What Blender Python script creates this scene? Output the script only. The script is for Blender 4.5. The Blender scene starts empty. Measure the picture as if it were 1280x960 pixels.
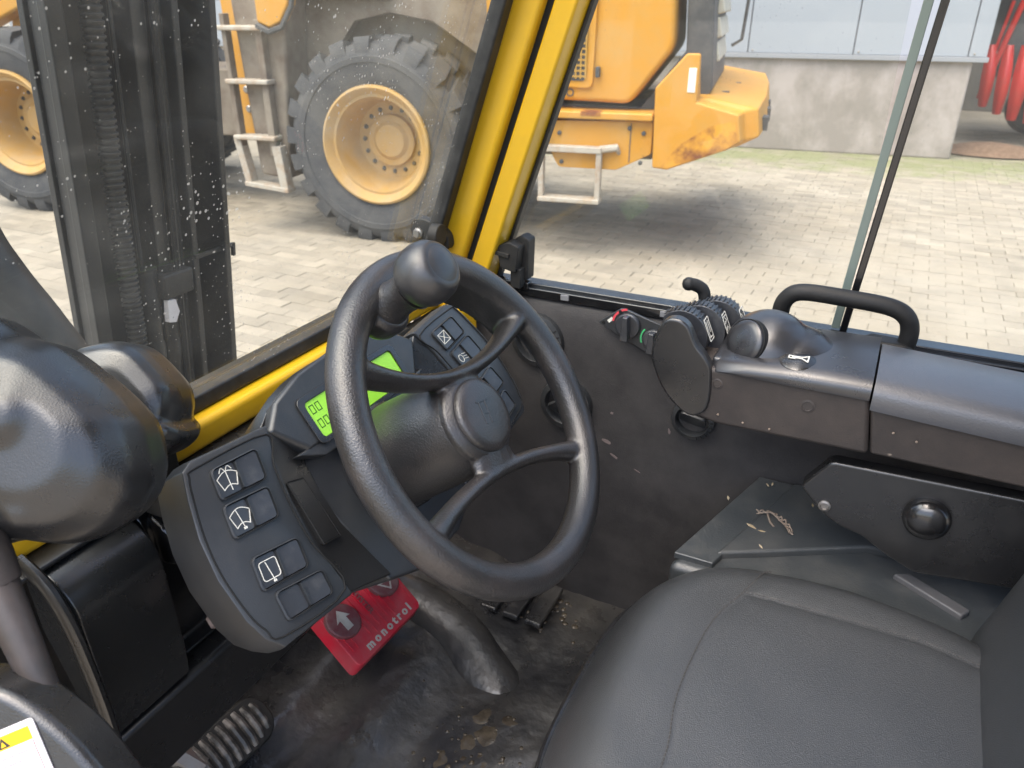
import bpy, bmesh, math, random
from mathutils import Matrix, Vector, noise as mnoise
random.seed(7)
R = math.radians
scene = bpy.context.scene
COL = scene.collection

# ------------------------------------------------------------------ camera, sky, sun, exposure
cam_d = bpy.data.cameras.new('camera')
cam = bpy.data.objects.new('camera', cam_d); COL.objects.link(cam)
cam.location = (0, 0, 1.75)
cam.rotation_euler = (R(90 - 26.5), 0, R(26.5))
cam_d.sensor_fit = 'HORIZONTAL'; cam_d.sensor_width = 36.0; cam_d.lens = 36.0 * 961 / 1280
cam_d.clip_start = 0.01; cam_d.clip_end = 600
cam_d.dof.use_dof = True; cam_d.dof.focus_distance = 0.85; cam_d.dof.aperture_fstop = 11
scene.camera = cam

world = bpy.data.worlds.new('World'); scene.world = world; world.use_nodes = True
wn = world.node_tree.nodes; wl = world.node_tree.links
wn.clear()
wo = wn.new('ShaderNodeOutputWorld'); wb = wn.new('ShaderNodeBackground'); sk = wn.new('ShaderNodeTexSky')
sk.sky_type = 'NISHITA'; sk.sun_disc = False
SUN_EL, SUN_AZ = R(68), R(200)
sk.sun_elevation = SUN_EL; sk.sun_rotation = SUN_AZ
sk.air_density = 1.0; sk.dust_density = 4.0; sk.ozone_density = 1.0
wb.inputs['Strength'].default_value = 0.15
wl.new(sk.outputs[0], wb.inputs[0]); wl.new(wb.outputs[0], wo.inputs[0])
sun_d = bpy.data.lights.new('sun', 'SUN'); sun = bpy.data.objects.new('sun', sun_d); COL.objects.link(sun)
sun_d.energy = 1.5; sun_d.angle = R(75); sun_d.color = (1.0, 0.96, 0.9)
sd = Vector((math.sin(SUN_AZ) * math.cos(SUN_EL), math.cos(SUN_AZ) * math.cos(SUN_EL), math.sin(SUN_EL)))
sun.rotation_euler = (-sd).to_track_quat('-Z', 'Y').to_euler()
scene.view_settings.view_transform = 'Standard'; scene.view_settings.look = 'None'
scene.view_settings.gamma = 1.0; scene.view_settings.use_curve_mapping = False
scene.view_settings.exposure = 1.6

# ------------------------------------------------------------------ materials
MATS = {}
def pbr(name, col, rough=.5, metal=0, col2=None, vscale=8, vlo=.4, vhi=.65, bump=0, bscale=300,
        dust=None, dscale=6, dlo=.5, dhi=.75, damt=.6, rvar=0, rscale=15, coat=0, spec=.5, emit=0,
        stretch=None, specks=None, sscale=60, slo=.68):
    m = bpy.data.materials.new(name); m.use_nodes = True
    nt = m.node_tree; n = nt.nodes; l = nt.links
    b = n['Principled BSDF']
    b.inputs['Roughness'].default_value = rough; b.inputs['Metallic'].default_value = metal
    b.inputs['Specular IOR Level'].default_value = spec; b.inputs['Coat Weight'].default_value = coat
    geo = n.new('ShaderNodeNewGeometry'); pos = geo.outputs['Position']
    if stretch:
        mp = n.new('ShaderNodeMapping'); mp.inputs['Scale'].default_value = stretch
        l.new(pos, mp.inputs[0]); vpos = mp.outputs[0]
    else: vpos = pos
    def noise(scale, p, det=6, ro=.6):
        t = n.new('ShaderNodeTexNoise'); t.inputs['Scale'].default_value = scale
        t.inputs['Detail'].default_value = det; t.inputs['Roughness'].default_value = ro
        l.new(p, t.inputs['Vector']); return t.outputs['Fac']
    def ramp(f, lo, hi, a=0, z=1):
        r = n.new('ShaderNodeMapRange'); r.inputs['From Min'].default_value = lo; r.inputs['From Max'].default_value = hi
        r.inputs['To Min'].default_value = a; r.inputs['To Max'].default_value = z; l.new(f, r.inputs['Value']); return r.outputs[0]
    def mix(f, a, c):
        x = n.new('ShaderNodeMix'); x.data_type = 'RGBA'; l.new(f, x.inputs[0])
        if isinstance(a, tuple): x.inputs[6].default_value = (*a, 1)
        else: l.new(a, x.inputs[6])
        if isinstance(c, tuple): x.inputs[7].default_value = (*c, 1)
        else: l.new(c, x.inputs[7])
        return x.outputs[2]
    cur = col
    if col2: cur = mix(ramp(noise(vscale, vpos), vlo, vhi), cur, col2)
    rsock = None
    if dust:
        df = ramp(noise(dscale, vpos, 9, .68), dlo, dhi, 0, damt)
        cur = mix(df, cur, dust)
        rsock = ramp(df, 0, 1, rough, min(1, rough + .22))
    if specks:
        sp = ramp(noise(sscale, pos, 3, .5), slo, slo + .04, 0, 1); cur = mix(sp, cur, specks)
    if isinstance(cur, tuple): b.inputs['Base Color'].default_value = (*cur, 1)
    else: l.new(cur, b.inputs['Base Color'])
    if rvar:
        rs = ramp(noise(rscale, pos, 5), .3, .7, max(.03, rough - rvar), rough + rvar); l.new(rs, b.inputs['Roughness'])
    elif rsock: l.new(rsock, b.inputs['Roughness'])
    if bump:
        bp = n.new('ShaderNodeBump'); bp.inputs['Strength'].default_value = bump; bp.inputs['Distance'].default_value = .001 if bscale > 60 else .006
        l.new(noise(bscale, pos, 3, .5), bp.inputs['Height']); l.new(bp.outputs[0], b.inputs['Normal'])
    if emit:
        b.inputs['Emission Color'].default_value = (*col, 1); b.inputs['Emission Strength'].default_value = emit
    MATS[name] = m; return m

DUST = (.30, .27, .23)
pbr('grip_black', (.022, .021, .021), .32, bump=.5, bscale=520, dust=(.10, .075, .068), dscale=9, dlo=.45, dhi=.85, damt=.5, spec=.95)
pbr('knob_black', (.022, .022, .023), .36, bump=.08, bscale=700, dust=(.07, .065, .065), dscale=20, dlo=.45, dhi=.85, damt=.4, spec=.95)
pbr('satin_black', (.016, .016, .017), .28, bump=.12, bscale=600, dust=(.07, .065, .06), dscale=7, dlo=.5, dhi=.85, damt=.4, rvar=.1, spec=.95)
pbr('gloss_black', (.010, .010, .011), .18, dust=(.09, .085, .08), dscale=10, dlo=.52, dhi=.85, damt=.5, rvar=.08, spec=.95)
pbr('cover_black', (.018, .018, .0185), .30, bump=.22, bscale=700, dust=(.06, .055, .05), dscale=5, dlo=.5, dhi=.85, damt=.35, rvar=.08, spec=.95)
pbr('dash_black', (.016, .017, .018), .26, bump=.1, bscale=900, dust=(.05, .045, .035), dscale=4, dlo=.5, dhi=.85, damt=.35, rvar=.04, spec=.95)
pbr('panel_plastic', (.022, .024, .027), .42, bump=.2, bscale=800, dust=(.10, .095, .09), dscale=12, dlo=.5, dhi=.85, damt=.35, spec=.95)
pbr('switch_plastic', (.032, .034, .040), .34, bump=.15, bscale=900, dust=(.13, .13, .13), dscale=45, dlo=.5, dhi=.8, damt=.45, spec=.95)
pbr('dull_black', (.012, .012, .012), .6, bump=.2, bscale=300, dust=(.10, .085, .07), dscale=9, dlo=.45, dhi=.8, damt=.4)
pbr('rubber_seal', (.018, .018, .018), .5, dust=(.12, .115, .11), dscale=20, dlo=.45, dhi=.8, damt=.4, bump=.1, bscale=200)
pbr('mat_rubber', (.022, .022, .024), .34, bump=.45, bscale=40, dust=(.13, .12, .105), dscale=7, dlo=.44, dhi=.72, damt=.65, rvar=.18, rscale=9, stretch=(1, .6, 1), spec=.95)
pbr('side_lining', (.031, .029, .030), .7, col2=(.042, .039, .040), vscale=14, bump=.6, bscale=420, dust=(.085, .078, .075), dscale=3.5, dlo=.42, dhi=.72, damt=.6, specks=(.16, .14, .11), sscale=30, slo=.80)
pbr('arm_plastic', (.040, .034, .032), .5, bump=.35, bscale=500, dust=(.12, .095, .08), dscale=5, dlo=.40, dhi=.72, damt=.6, specks=(.3, .25, .2), sscale=45, slo=.77)
pbr('arm_shell', (.026, .026, .029), .3, bump=.12, bscale=800, dust=(.08, .08, .085), dscale=9, dlo=.5, dhi=.9, damt=.3, rvar=.06, spec=.95)
pbr('arm_pad', (.085, .088, .098), .34, bump=.4, bscale=600, dust=(.12, .12, .13), dscale=5, dlo=.45, dhi=.85, damt=.35, rvar=.06, spec=.95)
pbr('seat_vinyl', (.048, .051, .054), .33, bump=.75, bscale=850, dust=(.075, .07, .066), dscale=4, dlo=.48, dhi=.85, damt=.4, rvar=.07, rscale=6, spec=.95)
pbr('hood_vinyl', (.040, .046, .050), .45, bump=.4, bscale=300, dust=(.13, .125, .115), dscale=11, dlo=.45, dhi=.8, damt=.6, spec=.95)
pbr('thread', (.060, .057, .054), .8)
pbr('dark_void', (.006, .006, .006), .8)
pbr('yellow_paint', (.72, .42, .012), .36, bump=.06, bscale=200, dust=(.40, .26, .03), dscale=7, dlo=.45, dhi=.85, damt=.5, specks=(.05, .04, .02), sscale=50, slo=.79, coat=.15)
pbr('red_plastic', (.68, .022, .050), .42, dust=(.50, .20, .20), dscale=18, dlo=.42, dhi=.78, damt=.6, bump=.2, bscale=200)
pbr('red_button', (.20, .035, .045), .4, dust=(.26, .20, .19), dscale=24, dlo=.35, dhi=.7, damt=.9)
pbr('worn_white', (.62, .60, .55), .55, dust=(.30, .26, .24), dscale=40, dlo=.45, dhi=.75, damt=.7)
pbr('print_white', (.78, .76, .68), .5)
pbr('print_red', (.75, .08, .10), .5)
pbr('print_green', (.08, .55, .20), .5)
pbr('print_dark', (.03, .03, .03), .5)
pbr('print_grey', (.34, .30, .33), .6)
pbr('label_white', (.80, .76, .77), .4, dust=(.66, .60, .60), dscale=20, damt=.5)
pbr('label_yellow', (.85, .50, .01), .4)
pbr('steel', (.34, .33, .32), .4, metal=.8, dust=(.25, .2, .16), dscale=40, dlo=.4, dhi=.8, damt=.6)
pbr('pedal_rubber', (.035, .034, .033), .3, bump=.4, bscale=90, dust=(.30, .27, .24), dscale=35, dlo=.45, dhi=.7, damt=.7)
pbr('grey_dark', (.10, .10, .105), .4, dust=(.2, .19, .18), dscale=20, damt=.5)
pbr('grey_plastic', (.20, .20, .21), .5, dust=(.32, .30, .28), dscale=20, damt=.5)
pbr('stalk_plastic', (.16, .125, .12), .45, dust=(.28, .23, .22), dscale=30, damt=.6)
pbr('grip_worn', (.045, .040, .038), .4, dust=(.12, .09, .08), dscale=20, dlo=.4, dhi=.8, damt=.5)
pbr('chip_tan', (.24, .19, .15), .6)
pbr('mud', (.11, .09, .065), .22, col2=(.05, .04, .03), vscale=60, bump=.5, bscale=90)
pbr('dry_leaf', (.34, .26, .15), .7, col2=(.5, .42, .3), vscale=80)
pbr('mast_steel', (.013, .014, .016), .40, dust=(.07, .07, .068), dscale=5, dlo=.45, dhi=.85, damt=.5, bump=.2, bscale=30, stretch=(1, 1, .25))
pbr('hose_rubber', (.02, .02, .02), .5, dust=(.10, .095, .09), dscale=20, dlo=.4, dhi=.8, damt=.5)
pbr('loader_yellow', (.54, .245, .016), .48, dust=(.42, .28, .10), dscale=3, dlo=.42, dhi=.75, damt=.55, specks=(.20, .10, .03), sscale=22, slo=.74)
pbr('loader_rust', (.60, .28, .02), .6, col2=(.20, .055, .014), vscale=4.5, vlo=.40, vhi=.60, dust=(.10, .03, .01), dscale=9, dlo=.5, dhi=.7, damt=.7)
pbr('loader_rim', (.44, .25, .06), .6, dust=(.36, .28, .18), dscale=4, dlo=.35, dhi=.7, damt=.7)
pbr('loader_dark', (.05, .052, .055), .5, dust=(.22, .2, .17), dscale=4, dlo=.45, dhi=.8, damt=.5)
pbr('loader_dirty', (.21, .175, .135), .7, col2=(.12, .085, .06), vscale=4, dust=(.28, .24, .19), dscale=7, dlo=.4, dhi=.75, damt=.6)
pbr('loader_step', (.40, .36, .30), .6, dust=(.30, .17, .08), dscale=14, dlo=.45, dhi=.7, damt=.7)
pbr('tyre_rubber', (.04, .042, .047), .8, dust=(.15, .142, .13), dscale=4, dlo=.38, dhi=.75, damt=.6, bump=.4, bscale=50)
pbr('cream_slat', (.50, .47, .39), .5, dust=(.35, .30, .22), dscale=6, damt=.5)
pbr('cladding', (.35, .375, .41), .42, metal=.15, dust=(.42, .43, .45), dscale=1.2, damt=.4, bump=.03, bscale=10)
pbr('cladding_trim', (.28, .29, .31), .5)
pbr('concrete', (.28, .245, .215), .85, col2=(.40, .35, .32), vscale=2.2, vlo=.45, vhi=.62, dust=(.20, .18, .15), dscale=3.5, dlo=.45, dhi=.75, damt=.55, bump=.4, bscale=30, stretch=(1, 1, .7))
pbr('concrete_dark', (.12, .115, .105), .85, col2=(.16, .15, .135), vscale=2, bump=.4, bscale=30)
pbr('red_sheet', (.50, .02, .015), .35, dust=(.25, .03, .02), dscale=5, damt=.6)
pbr('soil', (.14, .085, .05), .9, col2=(.22, .14, .09), vscale=20, bump=.8, bscale=30)
GRILLE = pbr('grille_mesh', (.42, .24, .05), .6)

def ground_mat(name, joint=False):
    m = pbr(name, (.28, .24, .182) if not joint else (.245, .21, .16), .85, col2=(.335, .295, .235), vscale=1.1, vlo=.35, vhi=.7,
            dust=(.19, .168, .138), dscale=3.0, dlo=.45, dhi=.75, damt=.6, bump=.5, bscale=45)
    nt = m.node_tree; n = nt.nodes; l = nt.links; b = n['Principled BSDF']
    src = b.inputs['Base Color'].links[0].from_socket
    oi = n.new('ShaderNodeNewGeometry')
    rr = n.new('ShaderNodeMapRange'); rr.inputs['To Min'].default_value = .86; rr.inputs['To Max'].default_value = 1.12
    l.new(oi.outputs['Random Per Island'], rr.inputs[0])
    mu = n.new('ShaderNodeVectorMath'); mu.operation = 'SCALE'; l.new(src, mu.inputs[0]); l.new(rr.outputs[0], mu.inputs['Scale'])
    # moss that grows along the foot of the workshop wall
    ge = n.new('ShaderNodeNewGeometry'); sx = n.new('ShaderNodeSeparateXYZ'); l.new(ge.outputs['Position'], sx.inputs[0])
    y2 = n.new('ShaderNodeMath'); y2.operation = 'MULTIPLY_ADD'; y2.inputs[1].default_value = -.118; l.new(sx.outputs[0], y2.inputs[0]); l.new(sx.outputs[1], y2.inputs[2])
    near = n.new('ShaderNodeMapRange'); near.inputs['From Min'].default_value = 8.6; near.inputs['From Max'].default_value = 10.6
    near.interpolation_type = 'SMOOTHSTEP'; l.new(y2.outputs[0], near.inputs[0])
    t = n.new('ShaderNodeTexNoise'); t.inputs['Scale'].default_value = 2.2; t.inputs['Detail'].default_value = 9; t.inputs['Roughness'].default_value = .72
    l.new(ge.outputs['Position'], t.inputs['Vector'])
    ad = n.new('ShaderNodeMath'); ad.operation = 'MULTIPLY_ADD'; ad.inputs[1].default_value = .34; l.new(near.outputs[0], ad.inputs[0]); l.new(t.outputs['Fac'], ad.inputs[2])
    mr = n.new('ShaderNodeMapRange'); mr.inputs['From Min'].default_value = .66; mr.inputs['From Max'].default_value = .86; mr.inputs['To Max'].default_value = .75
    l.new(ad.outputs[0], mr.inputs[0])
    fo = n.new('ShaderNodeMapRange'); fo.inputs['From Min'].default_value = 11.6; fo.inputs['From Max'].default_value = 11.0; l.new(y2.outputs[0], fo.inputs[0])
    mm = n.new('ShaderNodeMath'); mm.operation = 'MULTIPLY'; l.new(fo.outputs[0], mm.inputs[0]); l.new(mr.outputs[0], mm.inputs[1])
    x = n.new('ShaderNodeMix'); x.data_type = 'RGBA'; l.new(mm.outputs[0], x.inputs[0]); l.new(mu.outputs[0], x.inputs[6]); x.inputs[7].default_value = (.17, .19, .07, 1)
    l.new(x.outputs[2], b.inputs['Base Color'])
    return m
ground_mat('paver_stone'); ground_mat('ground_joint', True)

def glass_mat(name, tint, haze, spk, edge=False):
    m = bpy.data.materials.new(name); m.use_nodes = True
    nt = m.node_tree; n = nt.nodes; l = nt.links; n.clear()
    o = n.new('ShaderNodeOutputMaterial')
    tr = n.new('ShaderNodeBsdfTransparent'); tr.inputs[0].default_value = (*tint, 1)
    gl = n.new('ShaderNodeBsdfGlossy'); gl.inputs['Roughness'].default_value = .02
    lw = n.new('ShaderNodeLayerWeight'); lw.inputs['Blend'].default_value = .5
    pw = n.new('ShaderNodeMath'); pw.operation = 'POWER'; pw.inputs[1].default_value = 5; l.new(lw.outputs['Facing'], pw.inputs[0])
    fr = n.new('ShaderNodeMath'); fr.operation = 'MULTIPLY_ADD'; fr.inputs[1].default_value = .6; fr.inputs[2].default_value = .035; l.new(pw.outputs[0], fr.inputs[0])
    m1 = n.new('ShaderNodeMixShader'); l.new(fr.outputs[0], m1.inputs[0]); l.new(tr.outputs[0], m1.inputs[1]); l.new(gl.outputs[0], m1.inputs[2])
    df = n.new('ShaderNodeBsdfDiffuse'); df.inputs[0].default_value = (.62, .60, .55, 1)
    tl = n.new('ShaderNodeBsdfTranslucent'); tl.inputs[0].default_value = (.62, .60, .55, 1)
    m2 = n.new('ShaderNodeMixShader'); m2.inputs[0].default_value = .5; l.new(df.outputs[0], m2.inputs[1]); l.new(tl.outputs[0], m2.inputs[2])
    ge = n.new('ShaderNodeNewGeometry')
    a = n.new('ShaderNodeTexNoise'); a.inputs['Scale'].default_value = 5; a.inputs['Detail'].default_value = 8; a.inputs['Roughness'].default_value = .65
    l.new(ge.outputs['Position'], a.inputs['Vector'])
    r = n.new('ShaderNodeMapRange'); r.inputs['From Min'].default_value = .35; r.inputs['From Max'].default_value = .75
    r.inputs['To Min'].default_value = haze * .35; r.inputs['To Max'].default_value = haze * 1.6; l.new(a.outputs['Fac'], r.inputs[0])
    # dried rain spots and fine scratches
    mp = n.new('ShaderNodeMapping'); mp.inputs['Rotation'].default_value = (0, R(20), 0); mp.inputs['Scale'].default_value = (1, 1, .8); l.new(ge.outputs['Position'], mp.inputs[0])
    v = n.new('ShaderNodeTexVoronoi'); v.inputs['Scale'].default_value = 170; v.inputs['Randomness'].default_value = 1; l.new(mp.outputs[0], v.inputs['Vector'])
    wn_ = n.new('ShaderNodeTexNoise'); wn_.inputs['Scale'].default_value = 11; wn_.inputs['Detail'].default_value = 4; l.new(ge.outputs['Position'], wn_.inputs['Vector'])
    th = n.new('ShaderNodeMapRange'); th.inputs['From Min'].default_value = .36; th.inputs['From Max'].default_value = .75; th.inputs['To Min'].default_value = .02; th.inputs['To Max'].default_value = .34
    l.new(wn_.outputs['Fac'], th.inputs[0])
    cr = n.new('ShaderNodeSeparateColor'); l.new(v.outputs['Color'], cr.inputs[0])
    th2 = n.new('ShaderNodeMath'); th2.operation = 'MULTIPLY'; l.new(th.outputs[0], th2.inputs[0]); l.new(cr.outputs[0], th2.inputs[1])
    lt = n.new('ShaderNodeMath'); lt.operation = 'LESS_THAN'; l.new(v.outputs['Distance'], lt.inputs[0]); l.new(th2.outputs[0], lt.inputs[1])
    s = n.new('ShaderNodeMath'); s.operation = 'MULTIPLY_ADD'; s.inputs[1].default_value = spk; s.use_clamp = True
    l.new(lt.outputs[0], s.inputs[0]); l.new(r.outputs[0], s.inputs[2])
    m3 = n.new('ShaderNodeMixShader'); l.new(s.outputs[0], m3.inputs[0]); l.new(m1.outputs[0], m3.inputs[1]); l.new(m2.outputs[0], m3.inputs[2])
    l.new(m3.outputs[0], o.inputs[0])
    MATS[name] = m
glass_mat('windscreen_glass', (.95, .97, .95), .03, .45)
glass_mat('side_glass', (.95, .97, .95), .03, .10)
pbr('glass_edge', (.20, .25, .225), .15)
pbr('lcd_green', (.30, .66, .05), .2, emit=.06)
pbr('lcd_ink', (.03, .09, .01), .4)

# ------------------------------------------------------------------ mesh builder
class B:
    def __init__(s, frame=None): s.v = []; s.f = []; s.mi = []; s.fr = frame; s.cur = 0
    def m(s, i): s.cur = i; return s
    def add(s, vs, fs):
        o = len(s.v)
        for p in vs:
            p = Vector(p); s.v.append(s.fr @ p if s.fr else p)
        for f in fs: s.f.append(tuple(i + o for i in f)); s.mi.append(s.cur)
        return s
    def box(s, x0, x1, y0, y1, z0, z1):
        vs = [(x, y, z) for x in (x0, x1) for y in (y0, y1) for z in (z0, z1)]
        return s.add(vs, [(0, 1, 3, 2), (4, 6, 7, 5), (0, 4, 5, 1), (2, 3, 7, 6), (0, 2, 6, 4), (1, 5, 7, 3)])
    def prism(s, pts, a, b, ax='z', pts2=None):
        n = len(pts); q = pts2 or pts
        def mk(p, h): return {'z': (p[0], p[1], h), 'y': (p[0], h, p[1]), 'x': (h, p[0], p[1])}[ax]
        vs = [mk(p, a) for p in pts] + [mk(p, b) for p in q]
        fs = [tuple(range(n)), tuple(range(2 * n - 1, n - 1, -1))] + [(i, (i + 1) % n, n + (i + 1) % n, n + i) for i in range(n)]
        return s.add(vs, fs)
    def rings(s, rings, closed=False, caps=True):
        n = len(rings[0]); vs = [p for r in rings for p in r]; fs = []
        k = len(rings)
        for i in range(k if closed else k - 1):
            j = (i + 1) % k
            for a in range(n):
                b = (a + 1) % n; fs.append((i * n + a, i * n + b, j * n + b, j * n + a))
        if caps and not closed:
            fs.append(tuple(range(n - 1, -1, -1))); fs.append(tuple((k - 1) * n + a for a in range(n)))
        return s.add(vs, fs)
    def tube(s, path, r, seg=12, closed=False, up=None, ry=None):
        P = [Vector(p) for p in path]; k = len(P); rs = []
        last = None
        for i, p in enumerate(P):
            t = (P[(i + 1) % k] - P[i - 1]) if closed else (P[min(i + 1, k - 1)] - P[max(i - 1, 0)])
            t.normalize()
            if up is not None: a = Vector(up)
            elif last is not None: a = last
            else: a = Vector((0, 0, 1)) if abs(t.z) < .9 else Vector((1, 0, 0))
            b = t.cross(a).normalized(); a = b.cross(t).normalized(); last = a
            ri = r[i] if isinstance(r, (list, tuple)) else r
            rb = ri if ry is None else (ry[i] if isinstance(ry, (list, tuple)) else ry)
            rs.append([p + a * (math.cos(w) * ri) + b * (math.sin(w) * rb) for w in [2 * math.pi * q / seg for q in range(seg)]])
        return s.rings(rs, closed)
    def lathe(s, prof, o=(0, 0, 0), ax=(0, 0, 1), seg=32, sx=1.0, ring=False, caps=True):
        ax = Vector(ax).normalized(); u = ax.orthogonal().normalized(); w = ax.cross(u); o = Vector(o)
        rs = [[o + ax * h + u * (math.cos(t) * r * sx) + w * (math.sin(t) * r) for t in [2 * math.pi * q / seg for q in range(seg)]] for r, h in prof]
        return s.rings(rs, closed=ring, caps=caps)
    def ball(s, c, r, seg=20, sc=(1, 1, 1)):
        rs = []
        for i in range(1, seg // 2):
            th = math.pi * i / (seg // 2)
            rs.append([(c[0] + r * sc[0] * math.sin(th) * math.cos(p), c[1] + r * sc[1] * math.sin(th) * math.sin(p), c[2] + r * sc[2] * math.cos(th)) for p in [2 * math.pi * q / seg for q in range(seg)]])
        return s.rings(rs)
    def ribbon(s, pts, w, h, closed=False, t=.0004):
        """flat printed stroke in the local x,y plane at height h"""
        P = [Vector((p[0], p[1])) for p in pts]; k = len(P)
        for i in range(k if closed else k - 1):
            a, b = P[i], P[(i + 1) % k]; d = (b - a)
            if d.length < 1e-7: continue
            d.normalize(); e = Vector((-d.y, d.x)) * w * .5; a2 = a - d * w * .4; b2 = b + d * w * .4
            q = [a2 - e, b2 - e, b2 + e, a2 + e]
            s.prism([(p.x, p.y) for p in q], h, h + t + i * .00001)
        return s
    def text(s, body, size, o, xd, yd, ext=.0006, align='CENTER', bold=0, space=1.0):
        cu = bpy.data.curves.new('lettering', 'FONT'); cu.body = body; cu.size = size; cu.extrude = ext; cu.offset = bold
        cu.space_character = space; cu.align_x = align; cu.align_y = 'CENTER'; cu.resolution_u = 3
        ob = bpy.data.objects.new('lettering_source', cu); COL.objects.link(ob)
        dg = bpy.context.evaluated_depsgraph_get(); me = bpy.data.meshes.new_from_object(ob.evaluated_get(dg))
        xd = Vector(xd).normalized(); yd = Vector(yd).normalized(); zd = xd.cross(yd); o = Vector(o)
        s.add([o + xd * v.co.x + yd * v.co.y + zd * v.co.z for v in me.vertices], [tuple(p.vertices) for p in me.polygons])
        bpy.data.objects.remove(ob); bpy.data.curves.remove(cu); bpy.data.meshes.remove(me)
        return s

WLOC = {}
def empty(name, loc, label, cat, group=None):
    o = bpy.data.objects.new(name, None); COL.objects.link(o); o.location = loc; WLOC[o.name] = Vector(loc)
    o.empty_display_size = .1
    o['label'] = label; o['category'] = cat
    if group: o['group'] = group
    return o
def part(name, b, mats, parent=None, bevel=0, seg=2, sub=0, remesh=0, smooth=0, angle=38, label=None, kind=None, cat=None, group=None, flat=False):
    if isinstance(mats, str): mats = [mats]
    c = Vector((0, 0, 0))
    lo = Vector([min(v[i] for v in b.v) for i in range(3)]); hi = Vector([max(v[i] for v in b.v) for i in range(3)])
    c = (lo + hi) / 2
    me = bpy.data.meshes.new(name); me.from_pydata([v - c for v in b.v], [], b.f)
    for m_ in mats: me.materials.append(MATS[m_])
    me.polygons.foreach_set('material_index', b.mi)
    bm = bmesh.new(); bm.from_mesh(me); bmesh.ops.recalc_face_normals(bm, faces=bm.faces); bm.to_mesh(me); bm.free()
    if not flat:
        me.polygons.foreach_set('use_smooth', [True] * len(me.polygons)); me.set_sharp_from_angle(angle=R(angle))
    o = bpy.data.objects.new(name, me); COL.objects.link(o)
    if parent: o.parent = parent; o.location = c - WLOC[parent.name]
    else: o.location = c
    WLOC[o.name] = c
    if remesh:
        md = o.modifiers.new('remesh', 'REMESH'); md.mode = 'VOXEL'; md.voxel_size = remesh; md.use_smooth_shade = True
        if smooth:
            md = o.modifiers.new('smooth', 'SMOOTH'); md.factor = .5; md.iterations = smooth
    if bevel:
        md = o.modifiers.new('bevel', 'BEVEL'); md.width = bevel; md.segments = seg; md.limit_method = 'ANGLE'; md.angle_limit = R(32); md.harden_normals = True
    if sub:
        md = o.modifiers.new('subdivision', 'SUBSURF'); md.levels = sub; md.render_levels = sub
    if label: o['label'] = label
    if kind: o['kind'] = kind
    if cat: o['category'] = cat
    if group: o['group'] = group
    return o
def bez(p0, p1, p2, n=16):
    p0, p1, p2 = Vector(p0), Vector(p1), Vector(p2)
    return [p0 * (1 - t) ** 2 + p1 * 2 * t * (1 - t) + p2 * t * t for t in [i / n for i in range(n + 1)]]
def spline(P, n=8, closed=False):
    P = [Vector(p) for p in P]; k = len(P); out = []
    for i in range(k if closed else k - 1):
        a, b, c, d = (P[(i - 1) % k], P[i], P[(i + 1) % k], P[(i + 2) % k]) if closed else (P[max(i - 1, 0)], P[i], P[i + 1], P[min(i + 2, k - 1)])
        for j in range(n):
            t = j / n
            out.append(.5 * ((2 * b) + (c - a) * t + (2 * a - 5 * b + 4 * c - d) * t * t + (3 * b - a - 3 * c + d) * t ** 3))
    if not closed: out.append(P[-1])
    return out
def rrect(x0, x1, y0, y1, r, n=4):
    pts = []
    for cx, cy, a0 in ((x1 - r, y1 - r, 0), (x0 + r, y1 - r, 90), (x0 + r, y0 + r, 180), (x1 - r, y0 + r, 270)):
        for i in range(n + 1):
            a = R(a0 + 90 * i / n); pts.append((cx + r * math.cos(a), cy + r * math.sin(a)))
    return pts
def quad_round(c, r, n=4):
    """rounded outline of a convex polygon"""
    k = len(c); out = []
    for i in range(k):
        p, a, b = Vector(c[i]), Vector(c[i - 1]), Vector(c[(i + 1) % k])
        d1 = (a - p).normalized(); d2 = (b - p).normalized()
        rr = min(r, (a - p).length * .45, (b - p).length * .45)
        for q in bez(p + d1 * rr, p, p + d2 * rr, n): out.append((q.x, q.y))
    return out

# ================================================================== SETTING: yard ground
g = B()
g.add([(-120, -80, 0), (120, -80, 0), (120, 140, 0), (-120, 140, 0)], [(0, 1, 2, 3)])
ground = part('ground', g, 'ground_joint', kind='structure', label='pale block paved yard with moss near the wall', flat=True)
PW, PL, GAP, PH = .105, .21, .003, .008
def paver_shape(b, x, y, lx, ly, dz=0, ch=.0015):
    x0, x1, y0, y1 = x, x + lx - GAP, y, y + ly - GAP; z = PH + dz
    vs = [(x0, y0, 0), (x1, y0, 0), (x1, y1, 0), (x0, y1, 0), (x0, y0, z - ch), (x1, y0, z - ch), (x1, y1, z - ch), (x0, y1, z - ch),
          (x0 + ch, y0 + ch, z), (x1 - ch, y0 + ch, z), (x1 - ch, y1 - ch, z), (x0 + ch, y1 - ch, z)]
    fs = [(8, 9, 10, 11)] + [(a, (a + 1) % 4, 4 + (a + 1) % 4, 4 + a) for a in range(4)] + [(4 + a, 4 + (a + 1) % 4, 8 + (a + 1) % 4, 8 + a) for a in range(4)]
    b.add(vs, fs)
pav = []
rows = int((14.0 - 1.35) / PW)
for j in range(rows):
    y = 1.35 + j * PW
    xa = -9.0 if y < 7.5 else -6.0
    xb = min(4.2, .9 + .42 * y)
    i0 = int(xa / PL)
    for i in range(i0, int(xb / PL)):
        x = i * PL + (PL / 2 if j % 2 else 0) + random.uniform(-.002, .002)
        pav.append((x, y))
def in_view(x, y):
    d = math.hypot(x, y); az = math.degrees(math.atan2(x, y)) + 26.5
    return 3.6 < d and 4 < az < 33 and x > -1.6
cand = sorted([p for p in pav if in_view(*p)], key=lambda p: math.hypot(*p))[:300]
cs = set(cand)
stuff = B()
for p in pav:
    if p not in cs: paver_shape(stuff, p[0], p[1], PL, PW, random.uniform(-.002, .002))
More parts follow.
